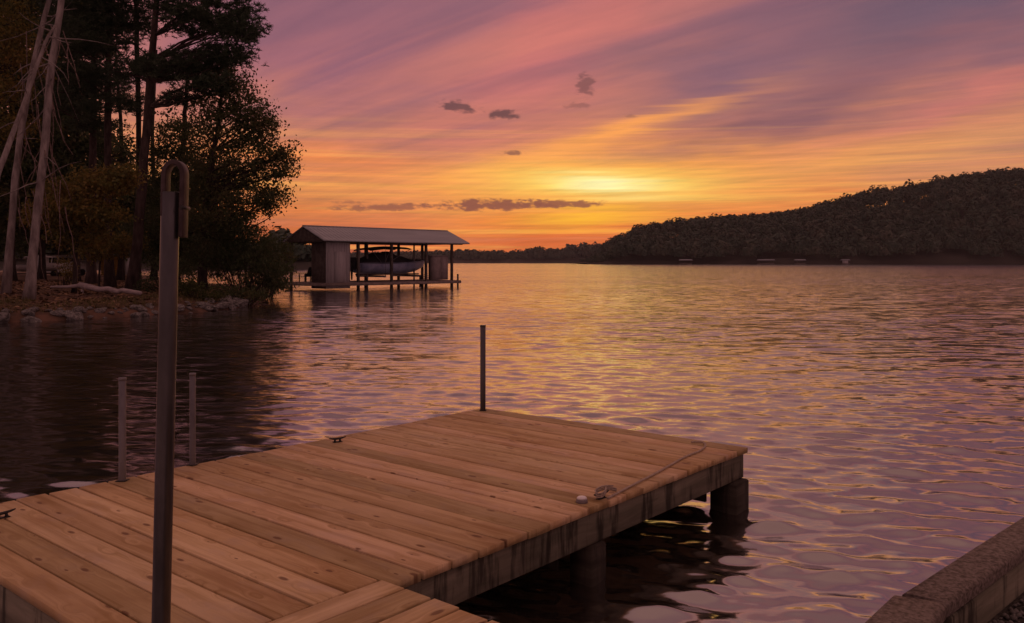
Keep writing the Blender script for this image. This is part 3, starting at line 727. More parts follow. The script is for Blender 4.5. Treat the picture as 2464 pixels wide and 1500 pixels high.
def build_litter():
    rg = rad(62); n = 16000
    x = rg.uniform(-34, -11, n); y = rg.uniform(25, 62, n); k = poly_sd(x, y, SHORE) > .5; x, y = x[k], y[k]
    C = np.stack([x, y, ground_z(x, y) + .015], 1); n = len(C)
    a = rg.uniform(0, 6.28, n); d = np.stack([np.cos(a), np.sin(a), rg.normal(0, .25, n)], 1); sd_ = np.stack([-np.sin(a), np.cos(a), rg.normal(0, .25, n)], 1)
    L = rg.uniform(.05, .13, (n, 1)); V = np.stack([C - d * L, C + sd_ * L * .6, C + d * L, C - sd_ * L * .6 + np.array([0, 0, .02])], 1).reshape(-1, 3)
    tag(mk('leaf_litter', npmesh('leaf_litter', V, np.arange(n * 4).reshape(-1, 4)), M['litter']), 'fallen brown leaves scattered over the ground of the point', 'leaves', kind='stuff')
    # larger odd boulders among the edging stones
build_litter()

# ------------------------------------------------------------------ things on the wooded point
def build_log():
    a, b, c = at(122, 691, 36), at(193, 686, 36), at(338, 706, 34)
    rg = rad(5); root = empty('fallen_log', (b.x, b.y, gz(b.x, b.y))); tag(root, 'long bleached log lying across the leaf litter under the pines', 'log'); o = Vector(root.location)
    mb = MB(); mb.tube([p - o for p in map(Vector, curve(c, b, rg, .02, 9))], np.linspace(.085, .13, 9), 10); mb.build('trunk', M['log'], root, True)
    mb = MB(); mb.tube([p - o for p in map(Vector, curve(b + Vector((.15, 0, 0)), a, rg, .04, 7))], np.linspace(.09, .05, 7), 8); mb.build('limb', M['log'], root, True)
    s0, s1 = at(199, 697, 35.8), at(199, 722, 35.8)
    mb = MB(); mb.tube([s0 - o, (s0 + s1) / 2 - o + Vector((-.04, 0, 0)), s1 - o + Vector((0, 0, -.05))], [.06, .055, .05], 7); mb.build('stub', M['log'], root, True)
build_log()

def build_vehicle():
    # white van far behind the trunks
    p = foot(150, 80); p.z += .1
    root = empty('parked_van', p, R(62)); tag(root, 'white van parked behind the trunks at the back of the wood', 'van')
    prof = [(-2.2, .35), (-2.25, .9), (-2.2, 1.75), (-2.0, 1.95), (.7, 1.95), (1.35, 1.2), (2.15, 1.0), (2.25, .35)]
    V = [(x, s * .92 * (1 - .09 * max(0, z - 1)), z) for s in (-1, 1) for x, z in prof]; n = len(prof)
    Q = [(i, (i + 1) % n, n + (i + 1) % n, n + i) for i in range(n)]
    T = [(0, i, i + 1) for i in range(1, n - 1)] + [(n, n + i + 1, n + i) for i in range(1, n - 1)]
    MB().add(V, Q, T).build('body', M['white_paint'], root)
    for s in (-1, 1):
        mb = MB(); mb.box((-1.9, s * .86 - .02, 1.22), (.75, s * .86 + .02, 1.72), ch=.02); mb.build('window', M['glass'], root)
    MB().bar((.78, 0, 1.9), (1.3, 0, 1.25), 1.5, .05).build('windscreen', M['glass'], root)
    for x in (-1.4, 1.4):
        for s in (-1, 1):
            MB().tube([(x, s * .95, .33), (x, s * .72, .33)], .33, 14).build('wheel', M['rubber'], root)
    # open runabout boat on a trailer
    p = foot(98, 74); p.z += .1
    root = empty('trailer_boat', p, R(5)); tag(root, 'small white boat on a trailer beside the parked van', 'boat')
    prof = [(-2.2, .75, .55), (-1.6, .85, .5), (.2, .85, .5), (1.4, .6, .62), (2.3, .05, .95)]
    V, Q = [], []
    for x, hw, zk in prof: V += [(x, -hw, 1.1), (x, 0, zk), (x, hw, 1.1)]
    for i in range(4):
        for j in range(2): Q.append((i * 3 + j, i * 3 + 3 + j, i * 3 + 4 + j, i * 3 + 1 + j))
        Q.append((i * 3 + 2, i * 3 + 5, i * 3 + 3, i * 3))
    MB().add(V, Q, [(0, 1, 2)]).build('hull', M['white_paint'], root)
    mb = MB(); [mb.bar((x, s * .6, 1.1), (x + .1, s * .6, 1.75), .04, .04) for x in (-.9, .6) for s in (-1, 1)]; mb.build('canopy_frame', M['white_paint'], root)
    MB().box((-1.1, -.75, 1.75), (.9, .75, 1.82), ch=.03).build('canopy', M['white_paint'], root)
    MB().bar((-2, 0, .32), (2.9, 0, .42), .5, .1).build('trailer_frame', M['iron'], root)
    for s in (-1, 1): MB().tube([(-.4, s * .95, .28), (-.4, s * .78, .28)], .28, 12).build('wheel', M['rubber'], root)
    # small ochre hut
    p = foot(292, 84); p.z += .1
    root = empty('hut', p, R(10)); tag(root, 'small ochre board hut glimpsed between the pine trunks', 'hut')
    for i in range(9): MB().box((-1.6, -1.0 + .0, .08 + i * .22), (1.6, 1.0, .08 + i * .22 + .205), ch=.01).build('board', M['yellow'], root)
    MB().add([(-1.8, -1.3, 2.02), (1.8, -1.3, 2.02), (1.8, 0, 2.7), (-1.8, 0, 2.7), (1.8, 1.3, 2.02), (-1.8, 1.3, 2.02)], [(0, 1, 2, 3), (3, 2, 4, 5), (0, 5, 4, 1)], [(0, 3, 5), (1, 4, 2)]).build('roof', M['roof'], root)
    MB().box((.5, -1.06, .1), (1.25, -1.005, 1.8), ch=.01).build('door', M['white_paint'], root)
build_vehicle()

# ------------------------------------------------------------------ boathouse
BH_O, BH_A = Vector((-12.21, 55.29, 0)), R(46.7)
def bh(t, s, z): return BH_O + Vector((math.cos(BH_A) * t - math.sin(BH_A) * s, math.sin(BH_A) * t + math.cos(BH_A) * s, z))
def build_boathouse():
    E = 3.28; RZ = 4.28; L = 13.1; Wd = 4.96
    root = empty('boathouse', (-12.21, 55.29, 0), BH_A); tag(root, 'open boathouse on piles with grey metal gable roof and corner shed', 'boathouse')
    # ribbed roof slopes
    for side in (0, 1):
        V, Q = [], []; ts = []
        t = 0.0
        while t < L - .05: ts += [(t, 0), (t + .24, 0), (t + .26, .03), (t + .30, .03)]; t += .32
        ts.append((L, 0))
        for tt_, h in ts:
            for f in (0, 1):
                s = f * Wd / 2; z = E + (RZ - E) * f + h
                V.append((tt_, s if side == 0 else Wd - s, z))
        n = len(ts)
        for i in range(n - 1): Q.append((2 * i, 2 * i + 2, 2 * i + 3, 2 * i + 1))
        m0 = len(V); V += [(x, y, z - .06) for x, y, z in ((0, 0 if side == 0 else Wd, E), (L, 0 if side == 0 else Wd, E), (L, Wd / 2, RZ), (0, Wd / 2, RZ))]
        Q += [(m0 + 3, m0 + 2, m0 + 1, m0), (0, m0, m0 + 1, 2 * n - 2), (0, 1, m0 + 3, m0), (2 * n - 2, m0 + 1, m0 + 2, 2 * n - 1)]
        MB().add(V, Q).build('roof_slope', M['roof'], root)
    MB().tube([(0, Wd / 2, RZ + .02), (L, Wd / 2, RZ + .02)], .05, 6).build('ridge_cap', M['roof'], root)
    for x in (.06, L - .14):
        MB().add([(x, .1, E - .06), (x, Wd - .1, E - .06), (x, Wd / 2, RZ - .12), (x + .07, .1, E - .06), (x + .07, Wd - .1, E - .06), (x + .07, Wd / 2, RZ - .12)],
                 [(0, 1, 4, 3), (1, 2, 5, 4), (2, 0, 3, 5)], [(0, 2, 1), (3, 4, 5)]).build('gable', M['bh_wood'], root)
    for s in (.42, Wd - .42): MB().box((.15, s - .07, E - .12), (L - .4, s + .07, E + .10), ch=.01).build('eave_beam', M['bh_wood'], root)
    for x in (.42, 3.4, 6.6, 9.6, L - .75): MB().box((x - .06, .30, E - .02), (x + .06, Wd - .30, E + .12), ch=.01).build('tie_beam', M['bh_wood'], root)
    def t_near(px, s):                           # place posts where their bearing says
        k = (px - HX) / F; x0, y0, _ = bh(0, s, 0)
        return (k * y0 - x0) / (math.cos(BH_A) - math.sin(BH_A) * k)
    near = [t_near(p, .42) for p in (862, 942, 1025, 1087)]; far = [.42] + [t_near(p, Wd - .42) for p in (880, 959, 1016)]
    for t in near: MB().box((t - .08, .34, -.9), (t + .08, .50, E), ch=.01).build('post', M['bh_wood'], root)
    for t in far: MB().box((t - .08, Wd - .50, -.9), (t + .08, Wd - .34, E), ch=.01).build('post', M['bh_wood'], root)
    for t in (near[1] - .9, near[2] + .2): MB().tube([(t, 2.0, -.9), (t, 2.0, E)], .06, 8).build('lift_post', M['galv'], root)
    # walkways round the slip
    def planks(x0, x1, s0, s1, along):
        n = int(round(((s1 - s0) if along else (x1 - x0)) / .20)); 
        for i in range(n):
            if along: a, b = s0 + (s1 - s0) * i / n, s0 + (s1 - s0) * (i + 1) / n - .012; MB().box((x0, a, .45), (x1, b, .49)).build('deck_board', M['bh_deck'], root)
            else: a, b = x0 + (x1 - x0) * i / n, x0 + (x1 - x0) * (i + 1) / n - .012; MB().box((a, s0, .45), (b, s1, .49)).build('deck_board', M['bh_deck'], root)
    planks(.1, 3.9, .1, Wd - .1, True); planks(3.9, L - .8, .1, .95, True); planks(3.9, L - .8, Wd - .95, Wd - .1, True); planks(L - 1.6, L - .8, .95, Wd - .95, True)
    for s in (.10, .93, Wd - .95, Wd - .12): MB().box((.1, s - .02, .27), (L - .8, s + .02, .448)).build('rim_joist', M['bh_deck'], root)
    for x in (.1, L - .84): MB().box((x, .14, .27), (x + .04, Wd - .16, .446)).build('rim_joist', M['bh_deck'], root)
    for s in (.3, Wd - .3): MB().tube([(L - .95, s, -.9), (L - .95, s, .95 if s < 1 else .7)], .07, 8).build('mooring_pile', M['bh_wood'], root)
    # closet
    x0, x1, s0, s1 = .40, 2.32, .36, 2.0
    shed = MB().box((x0, s0, .10), (x1, s1, E - .02), ch=.01).build('shed', M['siding'], root)
    n = 9
    for i in range(n + 1):
        x = x0 + .03 + (x1 - x0 - .06) * i / n; MB().box((x - .02, s0 - .018, .1), (x + .02, s0 - .001, E - .14)).build('batten', M['siding'], shed)
    MB().box((x0 - .03, s0 + .01, .12), (x0 - .002, s1 - .01, E - .10)).build('end_shade_panel', M['bh_wood'], shed)  # dark panel added to put the end face's shade into colour
    for i in range(0):
        s = s0 + .05 + (s1 - s0 - .1) * i / 5; MB().box((x0 - .018, s - .02, .1), (x0 - .001, s + .02, E - .14)).build('batten', M['siding'], shed)
    door = MB().box((x0 + .62, s0 - .045, .52), (x0 + 1.45, s0 - .019, 2.55), ch=.005).build('door', M['siding'], shed)
    return root
build_boathouse()

def build_boat():
    root = empty('motor_boat', bh(4.3, 2.55, .95), BH_A); tag(root, 'pale blue motorboat under a dark cover and canopy, hoisted in the boathouse', 'boat')
    st = [(0, .95, .85, .15), (.6, 1.02, .85, .05), (2.5, 1.05, .86, 0), (4.2, .95, .90, .02), (5.4, .62, .98, .18), (6.2, .22, 1.05, .48), (6.5, .02, 1.08, .85)]
    V, Q = [], []
    for x, hw, g_, k in st:
        V += [(x, -hw, g_), (x, -hw * .96, k + (g_ - k) * .55), (x, -hw * .6, k + .14 * (g_ - k)), (x, 0, k), (x, hw * .6, k + .14 * (g_ - k)), (x, hw * .96, k + (g_ - k) * .55), (x, hw, g_)]
    m = 7
    for i in range(len(st) - 1):
        for j in range(m - 1): Q.append((i * m + j, i * m + m + j, i * m + m + j + 1, i * m + j + 1))
    MB().add(V, Q, [(0, i, i + 1) for i in range(1, m - 1)]).build('hull', M['hull'], root, True)
    rg = rad(4); V, Q = [], []                  # canvas cover, sagging between ribs
    xs = np.linspace(.05, 6.45, 26); ss = np.linspace(-1, 1, 11)
    for x in xs:
        hw = np.interp(x, [s[0] for s in st], [s[1] for s in st]) + .03; gw = np.interp(x, [s[0] for s in st], [s[2] for s in st])
        crown = .72 * math.exp(-((x - 2.4) / 2.0) ** 2) + .12
        for s in ss: V.append((x, s * hw, gw - .06 + crown * (1 - abs(s) ** 2.2) * (1 + .1 * math.sin(x * 5 + s * 3)) + rg.normal(0, .006)))
    for i in range(25):
        for j in range(10): Q.append((i * 11 + j, i * 11 + 11 + j, i * 11 + 12 + j, i * 11 + j + 1))
    MB().add(V, Q).build('cover', M['canopy'], root, True)
    V, Q = [], []
    for i, x in enumerate(np.linspace(.6, 4.4, 14)):
        for s in np.linspace(-1, 1, 7): V.append((x, s * 1.05, 1.72 + .16 * (1 - s * s) + .10 * math.sin((x - .6) / 3.8 * math.pi) + .03 * x))
    for i in range(13):
        for j in range(6): Q.append((i * 7 + j, i * 7 + 7 + j, i * 7 + 8 + j, i * 7 + j + 1))
    k = len(V); V += [(x, y, z - .05) for x, y, z in V[:k]]; Q += [tuple(reversed([a + k for a in f])) for f in Q]
    MB().add(V, Q).build('canopy', M['canopy'], root, True)
    for x0, x1 in ((1.6, .7), (1.9, 2.4), (2.2, 4.3)):
        for s in (-1, 1): MB().tube([(x0, s * 1.0, .85), (x1, s * 1.02, 1.75 + .03 * x1)], .02, 6).build('canopy_strut', M['galv'], root)
    MB().box((-.45, -.24, .35), (0.0, .24, 1.25), ch=.08).build('outboard_motor', M['canopy'], root)
    MB().tube([(-.25, 0, .4), (-.25, 0, -.35)], [.1, .05], 8).build('motor_leg', M['canopy'], root)
    # lift cradle
    r2 = empty('boat_lift', bh(4.8, 2.55, .49), BH_A); tag(r2, 'steel lift cradle carrying the motorboat under the roof', 'boat lift')
    for x in (.9, 4.2): MB().bar((x, -1.7, .36), (x, 1.7, .36), .12, .14).build('cross_beam', M['galv'], r2)
    for s in (-.55, .55): MB().bar((0, s, .49), (4.9, s, .49), .12, .10).build('bunk', M['bh_wood'], r2)
    for x in (.9, 4.2):
        for s in (-1.7, 1.7): MB().tube([(x, s, .36), (x, s, 2.75)], .012, 5).build('cable', M['galv'], r2)
build_boat()

def build_bh_things():
    r = empty('storage_locker', bh(10.5, .66, .49), BH_A); tag(r, 'tall tan locker standing at the open end of the boathouse', 'locker')
    MB().box((-.75, -.25, .06), (.75, .25, 1.80), ch=.02).build('body', M['panel'], r)
    for s in (-.37, .37): MB().box((s - .34, -.275, .15), (s + .34, -.252, 1.72), ch=.005).build('door', M['panel'], r)
    MB().box((-.8, -.30, 1.802), (.8, .28, 1.86), ch=.01).build('lid', M['panel'], r)
    for i, (t, s, a) in enumerate(((1.0, 3.7, 200), (2.2, 4.2, 170))):
        c = empty('deck_chair', bh(t, s, .49), BH_A + R(a)); tag(c, ('dark slatted deck chair at the outer corner of the boathouse platform', 'dark slatted deck chair close behind the boathouse shed')[i], 'chair', 'deck chairs on the boathouse platform')
        for k in range(4): MB().box((-.28, -.25 + k * .125, .36), (.28, -.25 + k * .125 + .11, .385)).build('seat_slat', M['canopy'], c)
        for k in range(4): MB().bar((-.21 + k * .14, .25, .36), (-.21 + k * .14, .52, 1.02), .12, .02, (0, 1, 0)).build('back_slat', M['canopy'], c)
        for sx in (-.31, .31):
            MB().box((sx - .05, -.3, .56), (sx + .05, .38, .585)).build('arm', M['canopy'], c)
            for yy in (-.26, .3): MB().box((sx - .025, yy - .03, 0), (sx + .025, yy + .03, .559)).build('leg', M['canopy'], c)
    q = empty('hose_coil', bh(9.2, .55, .49), BH_A); tag(q, 'pale coiled hose hanging on the boathouse dock edge', 'hose')
    pts = [(.22 * math.cos(a * .5) * (1 - .01 * a), .12 * math.sin(a * .5), .1 + .012 * a) for a in range(40)]
    MB().tube(pts, .02, 6).build('coil', M['hull'], q, True)
build_bh_things()

# ------------------------------------------------------------------ far shores
def far_crowns(rg, P, H, per, size):
    """leafy crown clumps: P bases (n,3), H heights"""
    n = len(P); u = unit(rg, n * per).reshape(n, per, 3); u[:, :, 2] = np.abs(u[:, :, 2]) * 1.15 - .25
    rw = (H * rg.uniform(.26, .40, n))[:, None, None]; lob = 1 + .25 * np.sin(u[:, :, :1] * 4 + P[:, None, :1]) * np.cos(u[:, :, 1:2] * 5 + P[:, None, 1:2])
    C = P[:, None, :] + u * lob * np.concatenate([rw, rw, (H * .46)[:, None, None]], 2) + np.array([0, 0, 1.]) * (H * .55)[:, None, None]
    C = C.reshape(-1, 3); nrm = u.reshape(-1, 3) + rg.normal(0, .28, (n * per, 3)); nrm /= np.linalg.norm(nrm, axis=1)[:, None]
    a = np.cross(nrm, unit(rg, n * per)); a /= np.linalg.norm(a, axis=1)[:, None]; b = np.cross(nrm, a)
    s = (np.repeat(H, per) * size * rg.uniform(.6, 1.3, n * per))[:, None]
    V = np.stack([C - a * s - b * s * .8, C + a * s - b * s * .7, C + a * s * .8 + b * s, C - a * s * .9 + b * s * .8], 1)
    return V.reshape(-1, 3), np.arange(n * per * 4).reshape(-1, 4)

RIDGE = [(1380, 640), (1425, 634), (1445, 612), (1470, 585), (1530, 556), (1590, 540), (1700, 530), (1850, 522), (1930, 508), (1990, 490), (2060, 475), (2150, 459), (2240, 440), (2330, 425), (2464, 412), (2700, 395), (3100, 380), (3600, 400)]
def build_hills():
    rg = rad(14); YS = 700.0; YR = 830.0; TH = 17.0
    rx = np.array([(x - HX) / F * YR for x, _ in RIDGE]); rz = np.array([max(0, CAM_H + (HY - y) / F * YR - TH * .85) for _, y in RIDGE])
    def hz(x, y):
        h = np.interp(x, rx, rz); t = np.clip((y - YS) / (YR - YS), 0, 2)
        prof = np.where(t < 1, np.sin(np.clip(t, 0, 1) * math.pi / 2) ** 1.15, 1 - .35 * (t - 1))
        shore = 40 * np.sin(x * .011 + 1) * np.clip((x - 120) / 200, 0, 1)
        return np.where(t > 0, 1.0 + h * prof + 1.5 * np.sin(x * .05) * np.sin(y * .06), -3.0)
    xs = np.arange(62, 1150, 7.0); ys = np.concatenate([[YS - 6, YS - 1], np.arange(YS, 1000, 7.0)])
    X, Y = np.meshgrid(xs, ys, indexing='ij'); Z = hz(X, Y); Z[:, 0] = -3; Z[:, 1] = .4; Z[0, :] = np.minimum(Z[0, :], 1.5)
    n, m = X.shape; a = (np.arange(n - 1)[:, None] * m + np.arange(m - 1)[None]).ravel()
    tag(mk('hill', npmesh('hill', np.stack([X, Y, Z], -1), np.stack([a, a + m, a + m + 1, a + 1], 1), smooth=True), M['mud']), kind='structure')
    nt = 2600
    x = 66 + (620 - 66) * rg.random(nt); y = YS + 2 + (150) * rg.random(nt) ** 1.05
    ridge = rg.random(nt) < .16; y[ridge] = YR + rg.uniform(-8, 10, ridge.sum())
    H = TH * rg.uniform(.75, 1.1, nt); H *= np.where(rg.random(nt) < .03, 1.2, 1); P = np.stack([x, y, hz(x, y) - 1.0], 1)
    lowx = np.clip((x - 66) / 25, .3, 1); H *= lowx
    V, Q = far_crowns(rg, P, H, 185, .040)
    tag(mk('hill_forest', npmesh('hill_forest', V, Q), M['far_leaf']), 'dense dark autumn forest covering the hill across the lake', 'forest', kind='stuff')
    # low far shore in the middle
    rg = rad(15); YF = 1500
    prof = [(680, 610), (900, 609), (1040, 606), (1100, 602), (1180, 606), (1260, 604), (1300, 596), (1330, 602), (1390, 590), (1440, 588), (1500, 590)]
    nt = 900; px = rg.uniform(640, 1520, nt); y = YF + rg.uniform(0, 90, nt); x = (px - HX) / F * y
    top = CAM_H + (HY - np.interp(px, [p[0] for p in prof], [p[1] for p in prof])) / F * (y)
    H = np.clip(top * rg.uniform(.55, 1.1, nt), 7, 60); P = np.stack([x, y, 0 * x + .5], 1)
    V, Q = far_crowns(rg, P, H, 90, .07)
    tag(mk('far_forest', npmesh('far_forest', V, Q), M['far_leaf']), 'low dark treeline on the far shore below the sunset glow', 'forest', kind='stuff')
    V = [(-600, YF - 12, -1), (350, YF - 12, -1), (350, YF + 6, 7), (-600, YF + 6, 7), (350, YF + 900, 14), (-600, YF + 900, 14)]
    tag(mk('far_shore', npmesh('far_shore', V, [(0, 1, 2, 3), (3, 2, 4, 5)]), M['mud']), kind='structure')
    # nearer low shore behind the boathouse and the wooded point
    rg = rad(16); YF = 230; nt = 420; px = np.concatenate([rg.uniform(-300, 700, 340), rg.uniform(690, 800, 80)]); y = YF + rg.uniform(0, 40, nt); x = (px - HX) / F * y
    top = np.interp(px, [-300, 0, 500, 640, 668, 690, 705, 740, 770, 800], [9, 9, 8, 7.5, 11, 11, 8, 6.2, 5, 3]) * rg.uniform(.65, 1.05, nt)
    P = np.stack([x, y, 0 * x + .4], 1); V, Q = far_crowns(rg, P, top, 110, .07)
    tag(mk('cove_forest', npmesh('cove_forest', V, Q), M['far_leaf']), 'treeline of the cove seen behind the boathouse gable', 'forest', kind='stuff')
    V = [(-260, YF - 8, -1), (-47, YF - 8, -1), (-47, YF + 2, 1.9), (-260, YF + 2, 1.9), (-47, YF + 60, 3.5), (-260, YF + 60, 3.5)]
    tag(mk('cove_shore', npmesh('cove_shore', V, [(0, 1, 2, 3), (3, 2, 4, 5)]), M['mud']), kind='structure')
build_hills()

def far_dock(px, wid, label, wall=False):
    p = at(px, 634, 694); p.z = 0
    r = empty('far_dock', p); tag(r, label, 'dock', )
    MB().box((-wid / 2, -3, .5), (wid / 2, 3, .8)).build('deck', M['bh_deck'], r)
    for x in (-wid / 2 + .4, wid / 2 - .4):
        for y in (-2.6, 2.6): MB().box((x - .15, y - .15, -1), (x + .15, y + .15, 3.2)).build('post', M['bh_wood'], r)
    MB().add([(-wid / 2 - .6, -3.6, 3.2), (wid / 2 + .6, -3.6, 3.2), (wid / 2 + .6, 0, 4.2), (-wid / 2 - .6, 0, 4.2), (wid / 2 + .6, 3.6, 3.2), (-wid / 2 - .6, 3.6, 3.2)], [(0, 1, 2, 3), (3, 2, 4, 5), (0, 5, 4, 1)], [(0, 3, 5), (1, 4, 2)]).build('roof', M['roof'], r)
    if wall: MB().box((-wid / 2 + .6, -1, .81), (wid / 2 - .6, 1, 3.1)).build('wall', M['white_paint'], r)
far_dock(1650, 9, 'tiny roofed dock alone at the foot of the forested hill')
far_dock(1843, 12, 'long low roofed dock on the far shore under the hill')
far_dock(1925, 7, 'small roofed dock beside the pale cabin on the far shore')
far_dock(2034, 5, 'tiny boathouse with bright white wall at the foot of the hill', True)

# ------------------------------------------------------------------ the near dock
DZ = .46
A_ = Vector((-.270, 8.177, DZ)); TH_ = .6991
U = Vector((math.cos(TH_), -math.sin(TH_), 0))
VV = Vector((U.y, -U.x, 0))                      # towards the shore (left / near)
ULEN, VC, VE = 2.689, 3.593, 4.663
DOCK = empty('dock', (A_.x, A_.y, 0), math.atan2(U.y, U.x))
tag(DOCK, 'low wooden dock of new pine boards on piles, in front of the shore', 'dock')
def dk(u, v, z=DZ): return Vector((A_.x, A_.y, 0)) + U * u + VV * v + Vector((0, 0, z))
# local frame: +x = U (towards the open right edge), -y = VV (towards the shore)
def loc(u, v, z): return Vector((u, -v, z))
def board(parent, length, width, th, mat, origin, rz, rg, name='deck_board'):
    n = 7; V = []; Q = []
    c = .003; sec = [(-width / 2, -th), (width / 2, -th), (width / 2, -c), (width / 2 - c, 0), (-width / 2 + c, 0), (-width / 2, -c)]
    bow = rg.normal(0, .0025); cup = rg.normal(0, .0012)
    for i in range(n):
        x = length * i / (n - 1); s = 4 * (i / (n - 1)) * (1 - i / (n - 1))
        for y, z in sec: V.append((x, y + bow * s, z + cup * s))
    k = len(sec)
    for i in range(n - 1):
        for j in range(k): Q.append((i * k + j, (i + 1) * k + j, (i + 1) * k + (j + 1) % k, i * k + (j + 1) % k))
    T = [(0, j + 1, j) for j in range(1, k - 1)]; T = [(0, j, j + 1) for j in range(1, k - 1)] + [((n - 1) * k, (n - 1) * k + j + 1, (n - 1) * k + j) for j in range(1, k - 1)]
    me = npmesh(name, V, Q, T); me.flip_normals()
    o = mk(name, me, mat, parent); o.location = origin; o.rotation_euler = (rg.normal(0, .002), rg.normal(0, .0006), rz + rg.normal(0, .0006)); return o
def build_dock():
    rg = rad(2); TH = .038; n = 25
    for i in range(n):
        step = VC / 19 if i < 19 else (VE - VC) / 6
        v0 = i * step if i < 19 else VC + (i - 19) * step
        ul = ULEN - .0 if v0 < VC - .05 else ULEN - .085
        e0, e1 = rg.normal(0, .004), rg.normal(0, .0012)
        board(DOCK, ul + e1 - e0, step - rg.uniform(.009, .018), TH, M['deck'], loc(e0, v0 + step / 2, DZ + rg.normal(0, .0008)), 0, rg)
    zt = DZ - TH - .003
    # rim beams, in lengths butted end to end
    for a, b in ((.02, 2.62), (2.63, VE - .02)):
        MB().box((ULEN - .075, -b, zt - .19), (ULEN - .03, -a, zt), ch=.004).build('rim_beam', M['fascia'], DOCK)
        MB().box((.03, -b, zt - .19), (.075, -a, zt), ch=.004).build('rim_beam', M['fascia'], DOCK)
    for v in (.03, VE - .065): MB().box((.08, -v - .045, zt - .19), (ULEN - .08, -v, zt), ch=.004).build('end_beam', M['fascia'], DOCK)
    for u in (.70, 1.32, 1.93): MB().box((u - .02, -VE + .07, zt - .18), (u + .02, -.08, zt - .001)).build('joist', M['fascia'], DOCK)
    for v in (.13, 1.98, 3.95):
        for u in (.16, ULEN - .09):
            h = .105 if v < 1 else .075
            MB().box((u - h, -v - h, -1.6), (u + h, -v + h, zt - .192), ch=.012).build('pile', M['pile'], DOCK)
        MB().box((.1, -v - .135, zt - .36), (ULEN - .22, -v - .112, zt - .20)).build('cross_brace', M['pile'], DOCK)
    # cleats
    def cleat(u, v, a):
        p = loc(u, v, DZ)
        o = MB()
        for s in (-1, 1): o.tube([(s * .035, 0, 0), (s * .03, 0, .035)], [.016, .011], 8)
        o.tube([(-.105, 0, .052), (-.07, 0, .045), (-.03, 0, .040), (.03, 0, .040), (.07, 0, .045), (.105, 0, .052)], [.006, .010, .013, .013, .010, .006], 8)
        o.box((-.055, -.02, 0), (.055, .02, .008), ch=.002)
        c = o.build('cleat', M['iron'], DOCK, True); c.location = p; c.rotation_euler = (0, 0, a); c.scale = (.66, .66, .66)
    def uv(px, py):
        d = on_plane(px, py, DZ) - Vector((A_.x, A_.y, DZ)); return d.dot(U), d.dot(VV)
    cl = uv(1462, 1203); cleat(min(cl[0], ULEN - .06), cl[1], R(86))
    cl = uv(812, 1064); cleat(max(cl[0], .05), cl[1], R(75))
    cl = uv(6, 1247); cleat(cl[0], cl[1], R(98))
    return uv
uv = build_dock()

def build_gangway():
    rg = rad(6)
    root = empty('gangway', dk(ULEN - .08, VC, 0), math.atan2(U.y, U.x)); tag(root, 'boarded gangway leading from the dock side to the shore', 'gangway')
    st = .163
    for i in range(22):
        board(root, VE - VC + .06, st - rg.uniform(.012, .02), .038, M['deck'], (i * st + st / 2, .0 + rg.normal(0, .004), DZ + .003 + rg.normal(0, .0008)), -math.pi / 2, rg)
    for v in (.06, VE - VC - .06): MB().box((.12, -v - .045, DZ - .232), (3.5, -v, DZ - .042), ch=.004).build('rim_beam', M['fascia'], root)
build_gangway()

# ------------------------------------------------------------------ posts, rope, lamp
def pipe_post(label, px, base_y, top_y, r, mat, lean=0.0):
    p = on_plane(px, base_y, DZ); h = (base_y - top_y) / F * p.y
    root = empty('mooring_post', (p.x, p.y, -1.4)); root.rotation_euler = (0, lean, 0); tag(root, label, 'post')
    H = 1.4 + DZ + h
    MB().tube([(0, 0, 0), (0, 0, H - .004), (0, 0, H)], [r, r, r * .9], 16, True).build('pipe', mat, root, True)
    MB().tube([(0, 0, H - .012), (0, 0, H + .006)], [r * 1.1, r * 1.06], 16).build('cap', mat, root, True)
    MB().box((-.032, -.032, 1.4 + DZ), (.032, .032, 1.4 + DZ + .005)).build('bracket', M['iron'], root)
pipe_post('grey steel pipe post on the dock edge, next to the tall hooked pole', 463.5, 1119, 900, .0205, M['galv'])
pipe_post('grey steel pipe post on the dock edge at its shoreward end', 294.5, 1157, 911, .0225, M['galv'])
pipe_post('dark steel pipe post standing at the far corner of the dock', 1162, 988, 784, .0255, M['pole'])

